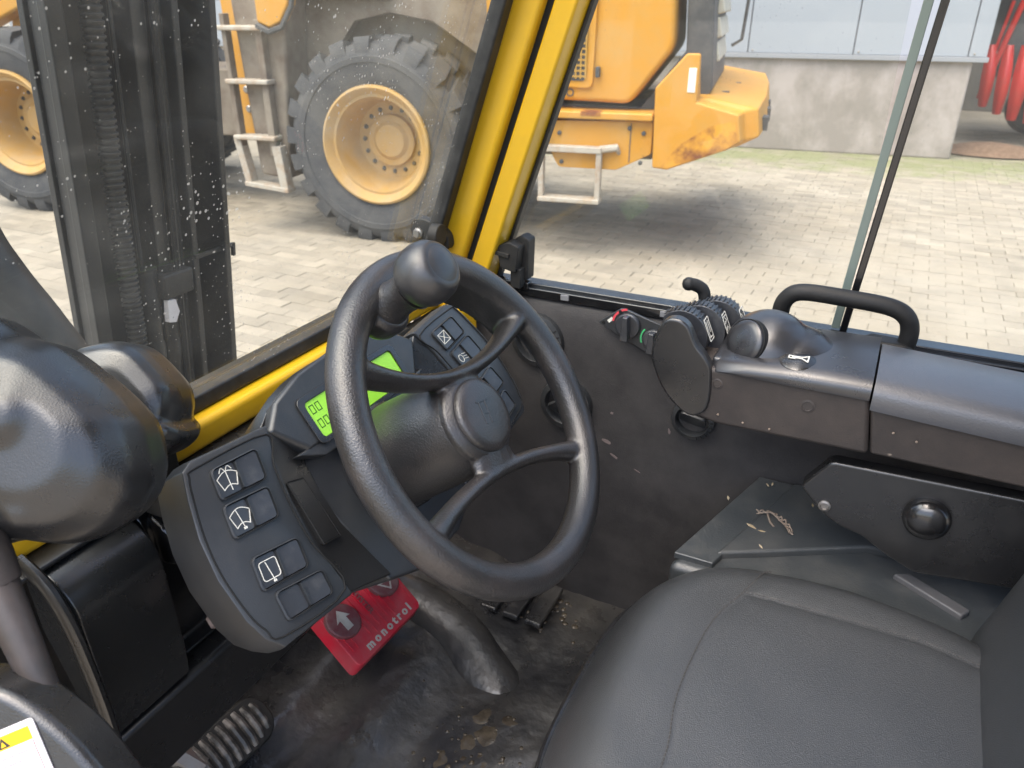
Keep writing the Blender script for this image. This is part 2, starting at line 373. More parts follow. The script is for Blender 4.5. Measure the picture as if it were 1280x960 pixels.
po = part('paving_field', stuff, 'paver_stone', ground, kind='stuff', flat=True, label='worn pale paving blocks of the yard')
pb = B(); paver_shape(pb, -PL / 2, -PW / 2, PL, PW)
first = None
for p in cand:
    if first is None:
        first = part('paver', pb, 'paver_stone', ground, flat=True); o = first; zc = first.location.z
    else:
        o = first.copy(); COL.objects.link(o)
    o.location = Vector((p[0] + PL / 2, p[1] + PW / 2, zc + random.uniform(-.002, .002))) - Vector((WLOC['ground'].x, WLOC['ground'].y, 0))
GZ = PH - .002

# ================================================================== WORKSHOP BUILDING
bd = Vector((.993, .118, 0)); bi = Vector((-.118, .993, 0))
BF = Matrix.Translation((.49, 11.05, 0)) @ Matrix(((bd.x, bi.x, 0, 0), (bd.y, bi.y, 0, 0), (0, 0, 1, 0), (0, 0, 0, 1)))
bld = empty('workshop_building', (-6, 13, 0), 'grey metal clad workshop on a stained concrete base wall', 'building')
part('base_wall', B(BF).box(-15, 0, .0, 7, 0, 1.14), 'concrete', bld, bevel=.03, label='stained pale concrete base wall')
part('inner_wall', B(BF).box(-15, .1, .03, 6.9, 1.145, 4.6), 'cladding_trim', bld)
part('flashing', B(BF).box(-15, .14, -.06, .02, 1.11, 1.165), 'cladding_trim', bld, bevel=.006)
part('flashing', B(BF).box(.05, .14, .025, 7, 1.11, 1.165), 'cladding_trim', bld, bevel=.006)
xs = [.12, -.08, -1.32, -2.55, -3.75, -4.95, -6.15, -7.35, -8.55, -9.75, -10.95, -12.15]
for a, b_ in zip(xs[:-1], xs[1:]):
    q = B(BF); q.box(b_ + .006, a - .006, -.035, .0, 1.168, 4.55)
    part('cladding_panel', q, 'cladding', bld, bevel=.006)
for a in xs[1:6]:
    q = B(BF); q.lathe([(.014, 0), (.014, .006), (.006, .012)], (a + .06, -.06, 1.2), (0, -1, 0), 8); part('screw', q, 'steel', bld)
roof = B(BF).box(-15.3, .35, -.3, 7.3, 4.6, 4.75)
part('roof', roof, 'cladding_trim', bld, bevel=.02)

# ------------------------------------------------ red machine by the corner of the building
yw = empty('yard_wall', (4, 17, 0), 'plain grey yard wall behind the red machine', 'wall')
for k in range(6):
    part('wall_panel', B().box(.2 + k * 2.0, 2.185 + k * 2.0, 16.5, 16.7, 0, 3.2), 'concrete_dark', yw, bevel=.015)
part('coping', B().box(.15, 12.3, 16.45, 16.75, 3.205, 3.28), 'cladding_trim', yw, bevel=.01)
rm = empty('red_sweeper', (1.3, 12.6, 0), 'red machine with hanging red sheets beside the workshop corner', 'machine')
q = B()
q.box(.78, 2.9, 12.45, 14.2, .85, 2.3)
part('body', q, 'loader_dark', rm, bevel=.06, seg=3, label='dull grey machine body')
for i, (x, y, w, z0) in enumerate([(.72, 12.35, .16, .50), (.90, 12.30, .16, .42), (1.08, 12.27, .18, .36), (1.28, 12.24, .2, .33), (1.52, 12.22, .2, .3), (1.76, 12.22, .22, .3), (2.0, 12.25, .22, .3)]):
    q = B(); rs = []
    for t in range(7):
        f = t / 6; z = 1.25 - (1.25 - z0) * f; bow = .12 * math.sin(f * 3.1)
        rs.append([(x + dx * w * (.6 + .4 * math.sin(f * 3.1)) + .05 * f, y - bow - .05 * abs(dx) * 0 + .1 * dx * dx + dy, z) for dx, dy in ((-.5, 0), (-.2, -.05), (.2, -.05), (.5, 0), (.2, -.03), (-.2, -.03))])
    q.rings(rs); part('hanging_sheet', q, 'red_sheet', rm, angle=60)
q = B(); q.tube(bez((.75, 12.3, .8), (.85, 12.25, 1.4), (1.0, 12.3, 2.1)), .035, 8); q.tube(bez((.7, 12.4, .6), (.75, 12.3, 1.2), (.82, 12.3, 1.75)), .022, 8)
part('hose', q, 'red_sheet', rm)
for x in (1.0, 2.35):
    part('wheel', B().lathe([(.05, -.12), (.3, -.12), (.36, -.07), (.36, .07), (.3, .12), (.05, .12)], (x + .5, 13.7, .39), (0, 1, 0), 24), 'tyre_rubber', rm)
q = B(); n_ = 26; rs = []
for i in range(6):
    f = i / 5; rr = 1.0 - f
    rs.append([(.95 + (.62 * rr + .02) * math.cos(a) * (1 + .2 * mnoise.noise((math.cos(a) * 2, math.sin(a) * 2, i))), 11.75 + (.45 * rr + .02) * math.sin(a), .028 + .11 * math.sin(f * 1.57) * (1 + .3 * mnoise.noise((a, i, 2)))) for a in [2 * math.pi * k / n_ for k in range(n_)]])
q.rings(rs)
part('leaf_litter', q, 'soil', kind='stuff', label='brown heap of soil and leaves beside the workshop corner', cat='soil')

# ================================================================== WHEEL LOADER
LD = Matrix.Translation((-3.913, 4.918, GZ)) @ Matrix(((.985, -.174, 0, 0), (.174, .985, 0, 0), (0, 0, 1, 0), (0, 0, 0, 1)))
wlo = empty('wheel_loader', LD @ Vector((-.6, 1.2, 0)), 'dusty yellow wheel loader parked across the yard with rusty counterweight', 'loader')
def loader_wheel(s, zc, name, y0=0):
    c = LD @ Vector((s, .3 + y0, zc))
    w = empty(name, c, '', ''); del w['label']; del w['category']
    w.parent = wlo; w.location = c - WLOC[wlo.name]
    hw = .30
    o = (s, .3 + y0, zc); ax = (0, -1, 0)
    q = B(LD)
    q.lathe([(.42, -hw * .8), (.47, -hw * .95), (.58, -hw * 1.0), (.68, -hw * .97), (.72, -hw * .85), (.735, -hw * .5), (.735, hw * .5), (.72, hw * .85), (.68, hw * .97), (.645, hw * 1.0), (.64, hw * 1.03), (.60, hw * 1.03), (.595, hw * 1.0), (.50, hw * .97), (.44, hw * .9), (.42, hw * .8)], o, ax, 72, ring=True)
    nl = 22
    for k in range(nl):
        for side in (-1, 1):
            a = 2 * math.pi * (k + (.25 if side > 0 else -.25)) / nl
            def P(aa, r, y): return (o[0] + r * math.cos(aa), o[1] + y, o[2] + r * math.sin(aa))
            wa = .58 * math.pi / nl; sk_ = -.10 * side
            vs = []
            for (y, r0, r1, sh) in ((side * hw * .985, .655, .725, 0), (side * hw * .90, .67, .772, 0), (side * hw * .05, .67, .775, sk_)):
                for r in (r0, r1):
                    for e in (-1, 1): vs.append(P(a + e * wa + sh, r, y))
            q.add(vs, [(0, 1, 3, 2), (2, 3, 7, 6), (6, 7, 11, 10), (0, 2, 6, 4), (1, 5, 7, 3), (4, 6, 10, 8), (5, 9, 11, 7), (8, 10, 11, 9)])
    part('tyre', q, 'tyre_rubber', w, angle=30)
    q = B(LD)
    q.lathe([(.425, .20), (.445, .285), (.44, .302), (.425, .308), (.405, .29), (.375, .25), (.355, .25), (.345, .22), (.325, .13), (.31, .02), (.29, -.03), (.20, -.035), (.195, .0), (.15, .005), (.12, .03), (.001, .03)], o, ax, 64, caps=False)
    part('rim', q, 'loader_rim', w, angle=30)
    if y0 == 0:
        fn = None
        for k in range(16):
            a = 2 * math.pi * k / 16
            if fn is None:
                fn = part('wheel_nut', B(LD).lathe([(.02, -.03), (.02, .0), (.012, .012), (.002, .012)], (o[0] + .245, o[1] + .03, o[2]), ax, 6), 'loader_dark', w); base = fn.location.copy(); nn = fn
            else: nn = fn.copy(); COL.objects.link(nn)
            d = LD.to_3x3() @ Vector((.245 * math.cos(a) - .245, 0, .245 * math.sin(a))); nn.location = base + d
loader_wheel(.27, .745, 'rear_wheel'); loader_wheel(-3.2, .775, 'front_wheel')
loader_wheel(.27, .745, 'rear_wheel', 1.85); loader_wheel(-3.2, .775, 'front_wheel', 1.85)
q = B(LD); q.box(-1.2, 2.3, .75, 1.75, .62, 1.12); q.lathe([(.16, 0), (.16, 1.9)], (.27, .3, .765), (0, 1, 0), 20); q.lathe([(.16, 0), (.16, 1.9)], (-3.2, .3, .79), (0, 1, 0), 20)
q.box(-3.9, -1.3, .85, 1.65, .62, 1.2)
part('chassis', q, 'loader_dirty', wlo, bevel=.02)
q = B(LD); q.prism([(-.48, .55), (-.42, 1.0), (-.30, 1.3), (-.05, 1.60), (.25, 1.66), (.60, 1.60), (.95, 1.38), (1.45, 1.30), (1.45, 2.0), (-.55, 2.0), (-.62, .6)], .46, .56, 'y')
part('fender', q, 'loader_dirty', wlo, bevel=.01, label='dirt caked fender panel')
part('inner_fender', B(LD).prism([(-.9, .5), (.0, .5), (.2, 1.0), (1.3, 1.0), (1.5, 1.3), (1.5, 2.1), (-.9, 2.1)], .64, .70, 'y'), 'loader_dirty', wlo)
q = B(LD); q.prism([(-.85, .45), (-.58, .42), (-.50, 1.2), (-.42, 2.0), (-.92, 2.0)], .12, .46, 'y')
part('side_tank', q, 'loader_dirty', wlo, bevel=.03, seg=3, label='dusty beige side tank behind the ladder')
q = B(LD); q.prism([(-1.06, .72), (-.86, .72), (-.86, 2.0), (-1.1, 2.0)], .25, .5, 'y'); part('frame_plate', q, 'loader_yellow', wlo, bevel=.02)
for z in (.95, 1.1, 1.66, 1.75):
    part('bolt', B(LD).lathe([(.03, 0), (.03, .02), (.02, .03)], (-.95 + (z > 1.5) * .08, .25, z), (0, -1, 0), 8), 'steel', wlo)
ld = B(LD); ld.box(-.97, -.93, .04, .12, .68, 1.66); part('ladder_rail', ld, 'loader_dirty', wlo, bevel=.008)
ld = B(LD); ld.box(-.68, -.62, .04, .12, .62, 1.62); part('ladder_rail', ld, 'loader_dirty', wlo, bevel=.008)
for z in (.76, 1.18, 1.56):
    q = B(LD); q.box(-.98, -.60, .0, .13, z - .018, z + .018); part('ladder_rung', q, 'loader_step', wlo, bevel=.012)
q = B(LD)
q.prism([(-1.0, .74), (-.94, .74), (-.88, .38), (-.94, .38)], .03, .13, 'y'); q.prism([(-.66, .70), (-.58, .70), (-.55, .34), (-.62, .34)], .03, .13, 'y'); q.prism([(-.95, .41), (-.55, .37), (-.55, .33), (-.95, .37)], .02, .14, 'y')
part('bottom_step', q, 'loader_step', wlo, bevel=.008)
q = B(LD); q.prism([(-.50, 2.3), (-.62, 2.3), (-.62, 1.60), (-.52, 1.56), (-.42, 1.60), (-.34, 1.72), (-.2, 2.3)], .0, .12, 'y')
part('mudguard_tip', q, 'loader_yellow', wlo, bevel=.02, seg=3)
q = B(LD); q.tube([(-.62, -.004, 1.58), (-.52, -.004, 1.535), (-.41, -.004, 1.57), (-.31, -.004, 1.71), (-.17, -.004, 2.3)], .022, 6); part('mudguard_edge', q, 'loader_dark', wlo)
# cab and front frame above the picture
q = B(LD); q.prism([(-1.5, 1.75), (.3, 1.75), (.35, 2.6), (.1, 3.3), (-1.4, 3.3), (-1.6, 2.4)], .35, 2.0, 'y'); part('cab', q, 'loader_dark', wlo, bevel=.05)
q = B(LD); q.prism([(-4.6, 1.25), (-3.2, 1.75), (-2.3, 1.55), (-1.9, 1.7), (-1.9, 2.3), (-3.3, 2.35), (-4.9, 1.7)], .55, .75, 'y'); part('lift_arm', q, 'loader_yellow', wlo, bevel=.03)
q = B(LD); q.prism([(-3.9, .95), (-2.35, .95), (-2.2, 1.5), (-2.5, 1.75), (-3.7, 1.75)], .76, 1.7, 'y'); part('front_frame', q, 'loader_yellow', wlo, bevel=.03)
# engine hood
q = B(LD); q.prism(quad_round([(1.15, 1.42), (1.42, 1.12), (2.18, 1.10), (2.45, 1.46), (2.40, 2.35), (1.1, 2.35)], .06), .12, 1.02, 'y')
part('engine_hood', q, 'loader_yellow', wlo, bevel=.035, seg=3)
q = B(LD); q.prism(quad_round([(1.50, 1.215), (1.915, 1.20), (1.935, 2.2), (1.50, 2.2)], .05), .095, .13, 'y')
q.m(1).prism(quad_round([(1.54, 1.255), (1.865, 1.245), (1.885, 2.17), (1.54, 2.17)], .03), .088, .12, 'y')
q.m(2)
for k in range(26):
    z = 1.27 + k * .035; q.box(1.55, 1.87, .082, .087, z, z + .012)
for k in range(10):
    s = 1.555 + k * .034; q.box(s, s + .01, .079, .0815, 1.26, 2.16)
part('grille', q, ['loader_yellow', 'loader_dark', 'grille_mesh'], wlo, label='perforated cooling grille')
part('latch', B(LD).box(1.935, 1.965, .075, .12, 1.27, 1.34), 'loader_dark', wlo, bevel=.006)
q = B(LD); q.prism([(.9, 1.09), (2.24, 1.07), (2.52, 1.44), (2.46, 2.4), (2.62, 2.4), (2.72, 1.2), (2.6, 1.0), (.9, 1.0)], .26, 2.0, 'y'); part('radiator_shroud', q, 'loader_dark', wlo, bevel=.01)
q = B(LD); q.prism([(2.52, 1.25), (2.64, 1.25), (2.60, 2.5), (2.45, 2.5)], .55, 1.95, 'y'); part('rear_cover', q, 'loader_dark', wlo, bevel=.03)
for k in range(6):
    q = B(LD); z = 1.33 + k * .16; q.prism([(2.66, z), (2.73, z + .02), (2.70, z + .15), (2.64, z + .14)], .72, 1.85, 'y'); part('louvre', q, 'cream_slat', wlo, bevel=.012)
q = B(LD); q.tube([(2.66, .68, 1.28), (2.68, .68, 2.4)], .012, 6); part('grab_rail', q, 'loader_dark', wlo); q = B(LD); q.tube([(2.78, 1.9, 1.9), (2.86, 1.9, 1.8), (2.84, 1.9, 1.45), (2.76, 1.9, 1.4)], .014, 6); part('grab_rail', q, 'loader_dark', wlo)
q = B(LD); q.prism(quad_round([(1.55, .98), (2.36, 1.0), (2.36, .78), (2.12, .66), (1.70, .66), (1.66, .72)], .02), .06, .8, 'y'); part('side_box', q, 'loader_yellow', wlo, bevel=.015)
q = B(LD); q.box(1.50, 2.36, .0, .3, 1.005, 1.055); part('ledge', q, 'loader_yellow', wlo, bevel=.012)
part('rust_patch', B(LD).box(1.86, 2.0, -.004, .1, 1.03, 1.0575), 'loader_rust', wlo)
for s, z in ((1.70, .90), (2.30, .92), (2.29, .72), (2.20, .95), (1.72, .70)):
    part('bolt', B(LD).lathe([(.016, 0), (.016, .012), (.008, .016)], (s, .06, z), (0, -1, 0), 8), 'loader_dark', wlo)
part('panel_seam', B(LD).box(2.205, 2.212, .057, .07, .72, .985), 'loader_dark', wlo)
q = B(LD)
q.box(1.56, 1.60, .0, .06, .44, .80); q.box(1.98, 2.02, .0, .06, .44, .80); q.box(1.56, 2.02, -.02, .1, .42, .455); q.box(1.54, 2.02, -.01, .07, .775, .82)
q.tube([(2.0, .03, .8), (2.12, .03, .82), (2.14, .1, .76), (2.02, .1, .70)], .03, 6)
part('foot_step', q, 'loader_step', wlo, bevel=.008)
q = B(LD); q.tube([(1.35, .2, .55), (1.42, .1, .8), (1.50, .05, 1.0), (1.6, .15, 1.05)], .05, 8); q.tube([(1.50, .0, .86), (1.62, .0, .94), (1.58, .02, 1.0), (1.48, .02, .96)], .02, 6)
q.tube([(1.30, .3, .4), (1.38, .2, .7), (1.5, .25, .95)], .04, 8)
part('hydraulic_hoses', q, 'loader_dirty', wlo)
# counterweight
near = [(2.38, .70), (2.36, 1.22), (2.55, 1.44), (2.64, 1.44), (2.64, 1.14), (2.92, 1.07), (2.95, .90), (2.86, .84), (2.48, .69)]
inn = [(2.38, .70), (2.36, 1.22), (2.50, 1.15), (2.64, 1.16), (2.70, 1.16), (3.04, 1.10), (3.07, .92), (2.96, .86), (2.48, .69)]
def ring(pr, y): return [(s, y, z) for s, z in pr]
near2 = [(2.38, .70), (2.36, 1.22), (2.55, 1.43), (2.63, 1.43), (2.65, 1.15), (2.95, 1.08), (2.98, .90), (2.89, .84), (2.48, .69)]
q = B(LD); q.rings([ring(near, .0), ring(near2, .10), ring(inn, .13), ring([(s + .05 * (s > 2.8), z + .03 * (z > 1)) for s, z in inn], .7), ring([(s + .07 * (s > 2.8), z + .03 * (z > 1)) for s, z in inn], 1.8), ring([(s + .04 * (s > 2.8), z + .05 * (z > 1)) for s, z in inn], 2.4), ring(near2, 2.44), ring(near, 2.5)])
part('counterweight', q, 'loader_yellow', wlo, bevel=.018, label='heavy yellow counterweight with rusty corner')
q = B(LD); q.prism([(2.44, .712), (2.55, .86), (2.74, .99), (2.90, 1.03), (2.935, .90), (2.855, .846), (2.48, .70)], -.004, .05, 'y'); part('rust_patch', q, 'loader_rust', wlo)
q = B(LD); q.box(2.572, 2.622, -.006, .02, 1.20, 1.35); part('reflector', q, 'print_white', wlo, bevel=.004)
for k in range(4):
    q = B(LD); y = .35 + k * .5; q.box(3.06, 3.118 + .018 * (k in (1, 2)), y, y + .14, .93, 1.02); part('tow_slot', q, 'loader_dark', wlo)
for s, y in ((2.80, .5), (2.78, .85), (2.86, 1.2)):
    part('plug', B(LD).lathe([(.03, 0), (.03, .008), (.01, .009)], (s, y, 1.16), (0, 0, 1), 10), 'loader_dark', wlo)
part('badge', B(LD).text('VOLVO', .075, (1.66, .117, 1.165), (1, 0, -.02), (0, 0, 1), .002, bold=.001), 'loader_dark', wlo)

# ================================================================== FORKLIFT
FK = empty('forklift', (-.2, .61, 0), 'yellow forklift cab interior with black dash, steering wheel and vinyl seat', 'forklift')
# ---- mast
tilt = math.tan(R(8))
MF = Matrix(((1, 0, tilt, -1.15 - 1.751 * tilt), (0, 1, 0, 0), (0, 0, 1, 0), (0, 0, 0, 1)))
Z0, Z1 = .12, 2.3
q = B(MF); q.prism([(-.12, 1.03), (0, 1.03), (0, 1.045), (-.105, 1.045), (-.105, 1.095), (.02, 1.095), (.02, 1.11), (-.12, 1.11)], Z0, Z1)
part('mast_rail', q, 'mast_steel', FK, bevel=.003)
q = B(MF); q.prism([(-.16, .955), (-.01, .955), (-.01, .985), (-.06, .99), (-.06, 1.028), (-.16, 1.028)], Z0, Z1); part('mast_rail', q, 'mast_steel', FK, bevel=.003)
q = B(MF); q.box(-.09, -.075, .82, .958, Z0, Z1); part('mast_plate', q, 'mast_steel', FK, bevel=.002)
q = B(MF); q.prism([(-.02, .803), (.0, .803), (.0, .832), (-.074, .838), (-.074, .826), (-.02, .820)], Z0, Z1); part('mast_flange', q, 'mast_steel', FK, bevel=.003, label='worn grey edge of the mast')
q = B(MF)
for i, (y, r_) in enumerate(((.925, .004), (.990, .006), (1.012, .010))): q.tube([(-.02 + .02 * (i == 1), y, Z0), (-.02 + .02 * (i == 1), y, Z1)], r_, 8)
part('mast_rod', q, 'mast_steel', FK)
q = B(MF); hz = .95; path = []; rad = []
while hz < 2.1:
    for dz, rr in ((0, .0135), (.0022, .0175), (.0058, .0175), (.008, .0135)):
        zz = hz + dz; path.append((.0 + .012 * math.sin(zz * 3), .885 - .012 * (zz - 1.75) * 0, zz)); rad.append(rr)
    hz += .0105
q.tube(path, rad, 12); part('corrugated_hose', q, 'hose_rubber', FK, angle=60, label='black corrugated hose running up the mast')
q = B(MF)
for y in (.935, .975):
    pth = [(-.02, y, z_) for z_ in [.75 + .01 * k for k in range(56)]]
    q.tube(pth, [.017 + .003 * (int(k / 5) % 2) for k in range(56)], 10)
part('hydraulic_hose', q, 'hose_rubber', FK, angle=50)
q = B(MF); q.box(-.035, .012, .945, 1.018, 1.235, 1.285); part('hose_clamp', q, 'dull_black', FK, bevel=.006, seg=3)
q = B(MF); q.box(.0, .008, 1.03, 1.135, 1.295, 1.303); q.box(.0, .008, 1.128, 1.135, 1.275, 1.303); part('bracket', q, 'dull_black', FK, bevel=.001)
q = B(MF); q.prism([(.948, 1.19), (.965, 1.185), (.975, 1.205), (.968, 1.232), (.95, 1.235)], .0, .012, 'x'); part('torn_tag', q, 'label_white', FK)
# left side lift hose outside the glass
q = B(); q.tube(spline([(-1.12, .50, 2.0), (-1.08, .505, 1.7), (-1.03, .51, 1.50), (-1.0, .515, 1.43), (-.97, .53, 1.36), (-.95, .545, 1.28), (-.95, .55, 1.1)]), .062, 14); part('hydraulic_hose', q, 'hose_rubber', FK)
# ---- windscreen
RK = .36
def wx(z): return -.682 + RK * (z - 1.30)
q = B(); t_ = .005
q.add([(wx(1.315), .10, 1.315), (wx(1.315), 1.022, 1.315), (wx(2.15), 1.022, 2.15), (wx(2.15), .10, 2.15),
       (wx(1.315) - t_, .10, 1.315), (wx(1.315) - t_, 1.022, 1.315), (wx(2.15) - t_, 1.022, 2.15), (wx(2.15) - t_, .10, 2.15)],
      [(0, 1, 2, 3), (4, 7, 6, 5), (0, 4, 5, 1), (1, 5, 6, 2), (2, 6, 7, 3), (3, 7, 4, 0)])
part('windscreen', q, 'windscreen_glass', FK, flat=True, label='dusty windscreen with dried rain spots')
def raked(b, x0, x1, y0, y1, z0, z1):
    b.add([(wx(z) + x, y, z) for x in (x0, x1) for y in (y0, y1) for z in (z0, z1)], [(0, 1, 3, 2), (4, 6, 7, 5), (0, 4, 5, 1), (2, 3, 7, 6), (0, 2, 6, 4), (1, 5, 7, 3)])
q = B(); raked(q, -.012, .012, 1.001, 1.026, 1.33, 2.15); q2 = q
part('windscreen_seal', q, 'rubber_seal', FK, bevel=.004, seg=3)
q = B(); q.prism([(-.690, 1.320), (-.672, 1.320), (-.661, 1.333), (-.663, 1.349), (-.675, 1.353), (-.690, 1.345)], .08, 1.0, 'y')
part('windscreen_seal', q, 'rubber_seal', FK, bevel=.002)
# ---- yellow frame
q = B(); q.prism(rrect(-.672, -.642, 1.296, 1.330, .008), .06, 1.03, 'y'); part('cross_bar', q, 'yellow_paint', FK, label='yellow bar under the windscreen')
q = B(); raked(q, .004, .052, 1.028, 1.085, 1.05, 2.2); part('front_pillar', q, 'yellow_paint', FK, bevel=.008, seg=3, label='yellow front pillar')
q = B(); raked(q, .052, .0615, 1.045, 1.08, 1.30, 2.2); part('pillar_gasket', q, 'dark_void', FK)
q = B(); raked(q, .062, .0975, 1.040, 1.098, 1.325, 2.2); part('window_frame', q, 'yellow_paint', FK, bevel=.005, seg=2, label='yellow side window frame')
q = B(); raked(q, .098, .104, 1.082, 1.10, 1.335, 2.2); part('window_gasket', q, 'rubber_seal', FK, bevel=.002)
q = B(); q.prism(rrect(-.70, -.60, .03, .10, .01), .35, 2.2, 'z'); part('front_pillar', q, 'yellow_paint', FK)
q = B(); q.prism([(-.665, 1.02), (-.60, 1.02), (-.59, 1.055), (-.66, 1.06)], 1.10, 1.30); q.box(-.66, -.585, .985, 1.03, 1.225, 1.245); part('pillar_foot', q, 'yellow_paint', FK, bevel=.006)
q = B(); q.tube(spline([(-.60, .99, 1.27), (-.585, 1.0, 1.24), (-.60, 1.01, 1.20), (-.615, 1.0, 1.15)]), .012, 8); part('cable', q, 'rubber_seal', FK)
# overhead guard above the driver
part('roof_panel', B().box(-.02, .95, .06, 1.12, 2.16, 2.19), 'dull_black', FK, bevel=.01)
for y0 in (.03, 1.04): part('roof_rail', B().box(-.42, .95, y0, y0 + .05, 2.15, 2.21), 'yellow_paint', FK, bevel=.01)
part('roof_rail', B().box(-.43, -.37, .08, 1.04, 2.15, 2.21), 'yellow_paint', FK, bevel=.01)
for k in range(3): part('roof_bar', B().box(-.37 + .1 * k + .04, -.37 + .1 * k + .06, .08, 1.04, 2.16, 2.20), 'yellow_paint', FK, bevel=.004)
for y0 in (.03, 1.05): part('rear_pillar', B().box(.86, .93, y0, y0 + .06, .35, 2.15), 'yellow_paint', FK, bevel=.01)
# hinge clamp on the pillar
q = B(); ho = Vector((wx(1.42) + .014, 1.005, 1.42))
q.tube([ho + Vector((-.004, -.018, .008)), ho + Vector((.012, -.018, .008))], .017, 18); part('glass_clamp', q, 'dull_black', FK, bevel=.002)
hx = wx(1.42) + .06
q = B(); q.prism(quad_round([(-.687, 1.415), (-.682, 1.441), (-.655, 1.445), (-.615, 1.424), (-.613, 1.398), (-.635, 1.396), (-.66, 1.405)], .012), 1.008, 1.0275, 'y'); hb = part('hinge_bracket', q, 'dull_black', FK, bevel=.003, seg=2)
for x, z in ((-.668, 1.420), (-.632, 1.412)):
    part('bolt', B().lathe([(.0085, 0), (.0085, .004), (.006, .0055), (.0055, .009), (.002, .009)], (x, 1.008, z), (0, -1, 0), 12), 'steel', hb)
# ---- side window
q = B(); q.box(-.58, -.03, 1.100, 1.105, 1.325, 2.12); part('side_window', q, 'side_glass', FK, flat=True)
q = B(); q.add([(x + .085 * (z - 1.34), y, z) for x in (-.032, .75) for y in (1.086, 1.091) for z in (1.325, 2.12)], [(0, 1, 3, 2), (4, 6, 7, 5), (0, 4, 5, 1), (2, 3, 7, 6), (0, 2, 6, 4), (1, 5, 7, 3)])
part('side_window', q, 'side_glass', FK, flat=True)
def lean(b, x0, x1, y0, y1, z0, z1, k=.085):
    b.add([(x + k * (z - 1.34), y, z) for x in (x0, x1) for y in (y0, y1) for z in (z0, z1)], [(0, 1, 3, 2), (4, 6, 7, 5), (0, 4, 5, 1), (2, 3, 7, 6), (0, 2, 6, 4), (1, 5, 7, 3)])
q = B(); lean(q, -.046, -.035, 1.0935, 1.0985, 1.34, 2.12, .07); part('glass_edge', q, 'glass_edge', FK, bevel=.001)
q = B(); lean(q, -.0345, -.025, 1.078, 1.096, 1.34, 2.12); part('window_divider', q, 'gloss_black', FK, bevel=.002)
q = B(); q.box(-.575, .8, 1.083, 1.112, 1.318, 1.338); q.box(-.575, .8, 1.074, 1.084, 1.318, 1.333); part('window_sill', q, 'gloss_black', FK, bevel=.002)
for x in (-.448, -.285):
    part('sill_clip', B().box(x, x + .014, 1.071, 1.076, 1.322, 1.331), 'grey_plastic', FK, bevel=.001)
part('sill_joint', B().box(-.575, -.505, 1.070, 1.086, 1.33, 1.342), 'gloss_black', FK, bevel=.002)
# latch
q = B(); q.prism(quad_round([(-.522, 1.345), (-.507, 1.345), (-.505, 1.412), (-.518, 1.418), (-.53, 1.412)], .004), 1.072, 1.098, 'y')
la = part('window_latch', q, 'dull_black', FK, bevel=.002)
q = B(); q.prism(quad_round([(-.545, 1.368), (-.518, 1.362), (-.512, 1.405), (-.53, 1.412), (-.552, 1.402)], .004), 1.05, 1.074, 'y'); q.box(-.53, -.512, 1.056, 1.076, 1.335, 1.368)
part('latch_lever', q, 'dull_black', la, bevel=.002)
q = B(); q.prism([(-.556, 1.390), (-.528, 1.386), (-.528, 1.393), (-.556, 1.397)], 1.046, 1.052, 'y'); part('latch_grip', q, 'dull_black', la, bevel=.001)
# door side opening, body below the sill (outside)
q = B(); q.box(-.72, .9, 1.119, 1.15, .35, 1.26); part('outer_side_panel', q, 'yellow_paint', FK, bevel=.01)
# ---- side lining
q = B(); rs = []
import itertools
prof = [(1.118, .70), (1.085, .70), (1.082, .85), (1.074, 1.05), (1.070, 1.20), (1.067, 1.27), (1.069, 1.295), (1.074, 1.310), (1.080, 1.3165), (1.114, 1.3165)]
nx = 26
for i in range(nx + 1):
    x = -.73 + (.80 + .73) * i / nx
    rs.append([(x, y, z) for y, z in prof])
q.rings(rs); part('side_lining', q, 'side_lining', FK, angle=60, label='dark scuffed lining of the right cab side')
# scuffs on the lining
for x, z, w, h, r_ in ((-.356, 1.083, .018, .007, -.3), (-.342, 1.058, .016, .004, -.5), (-.30, 1.04, .012, .002, -.4), (-.252, 1.13, .004, .011, .2), (-.35, 1.14, .006, .004, 0)):
    q = B(); pts = []
    for k in range(9):
        a = 2 * math.pi * k / 9; rr = random.uniform(.7, 1.15); px, pz = w / 2 * math.cos(a) * rr, h / 2 * math.sin(a) * rr
        pts.append((x + px * math.cos(r_) - pz * math.sin(r_), z + px * math.sin(r_) + pz * math.cos(r_)))
    yy = 1.074 - .004 * (z - 1.05) / .15 if z > 1.05 else 1.074 + .008 * (1.05 - z) / .2
    q.prism(pts, yy - .0006, yy + .004, 'y'); part('scuff', q, 'stalk_plastic', FK)
# vents
def vent(x, z, r, rot, y=1.066, open_=.5):
    vF = Matrix.Translation((x, y, z)) @ Matrix.Rotation(rot, 4, 'Y') @ Matrix.Rotation(R(90), 4, 'X')
    q = B(vF); q.lathe([(r * .72, -.012), (r * .72, .006), (r * .76, .010), (r * .96, .007), (r * 1.0, .0), (r * 1.0, -.012)], seg=32)
    vo = part('air_vent', q, 'panel_plastic', FK, angle=30)
    q = B(vF); q.lathe([(r * .7, -.010), (r * .7, -.007), (.001, -.007)], seg=24); part('vent_throat', q, 'dark_void', vo)
    F2 = vF @ Matrix.Rotation(open_, 4, 'X')
    q = B(F2); q.prism([(p[0], p[1]) for p in rrect(-r * .60, r * .60, -r * .30, r * .42, r * .2)], .0, .005); part('vent_flap', q, 'panel_plastic', vo, bevel=.001)
    q = B(vF)
    for k in range(9):
        a = R(-60 + 15 * k); q.ribbon([(r * .80 * math.cos(a), r * .80 * math.sin(a)), (r * .93 * math.cos(a), r * .93 * math.sin(a))], .0012, .0085, t=.0012)
    part('vent_grip', q, 'dark_void', vo)
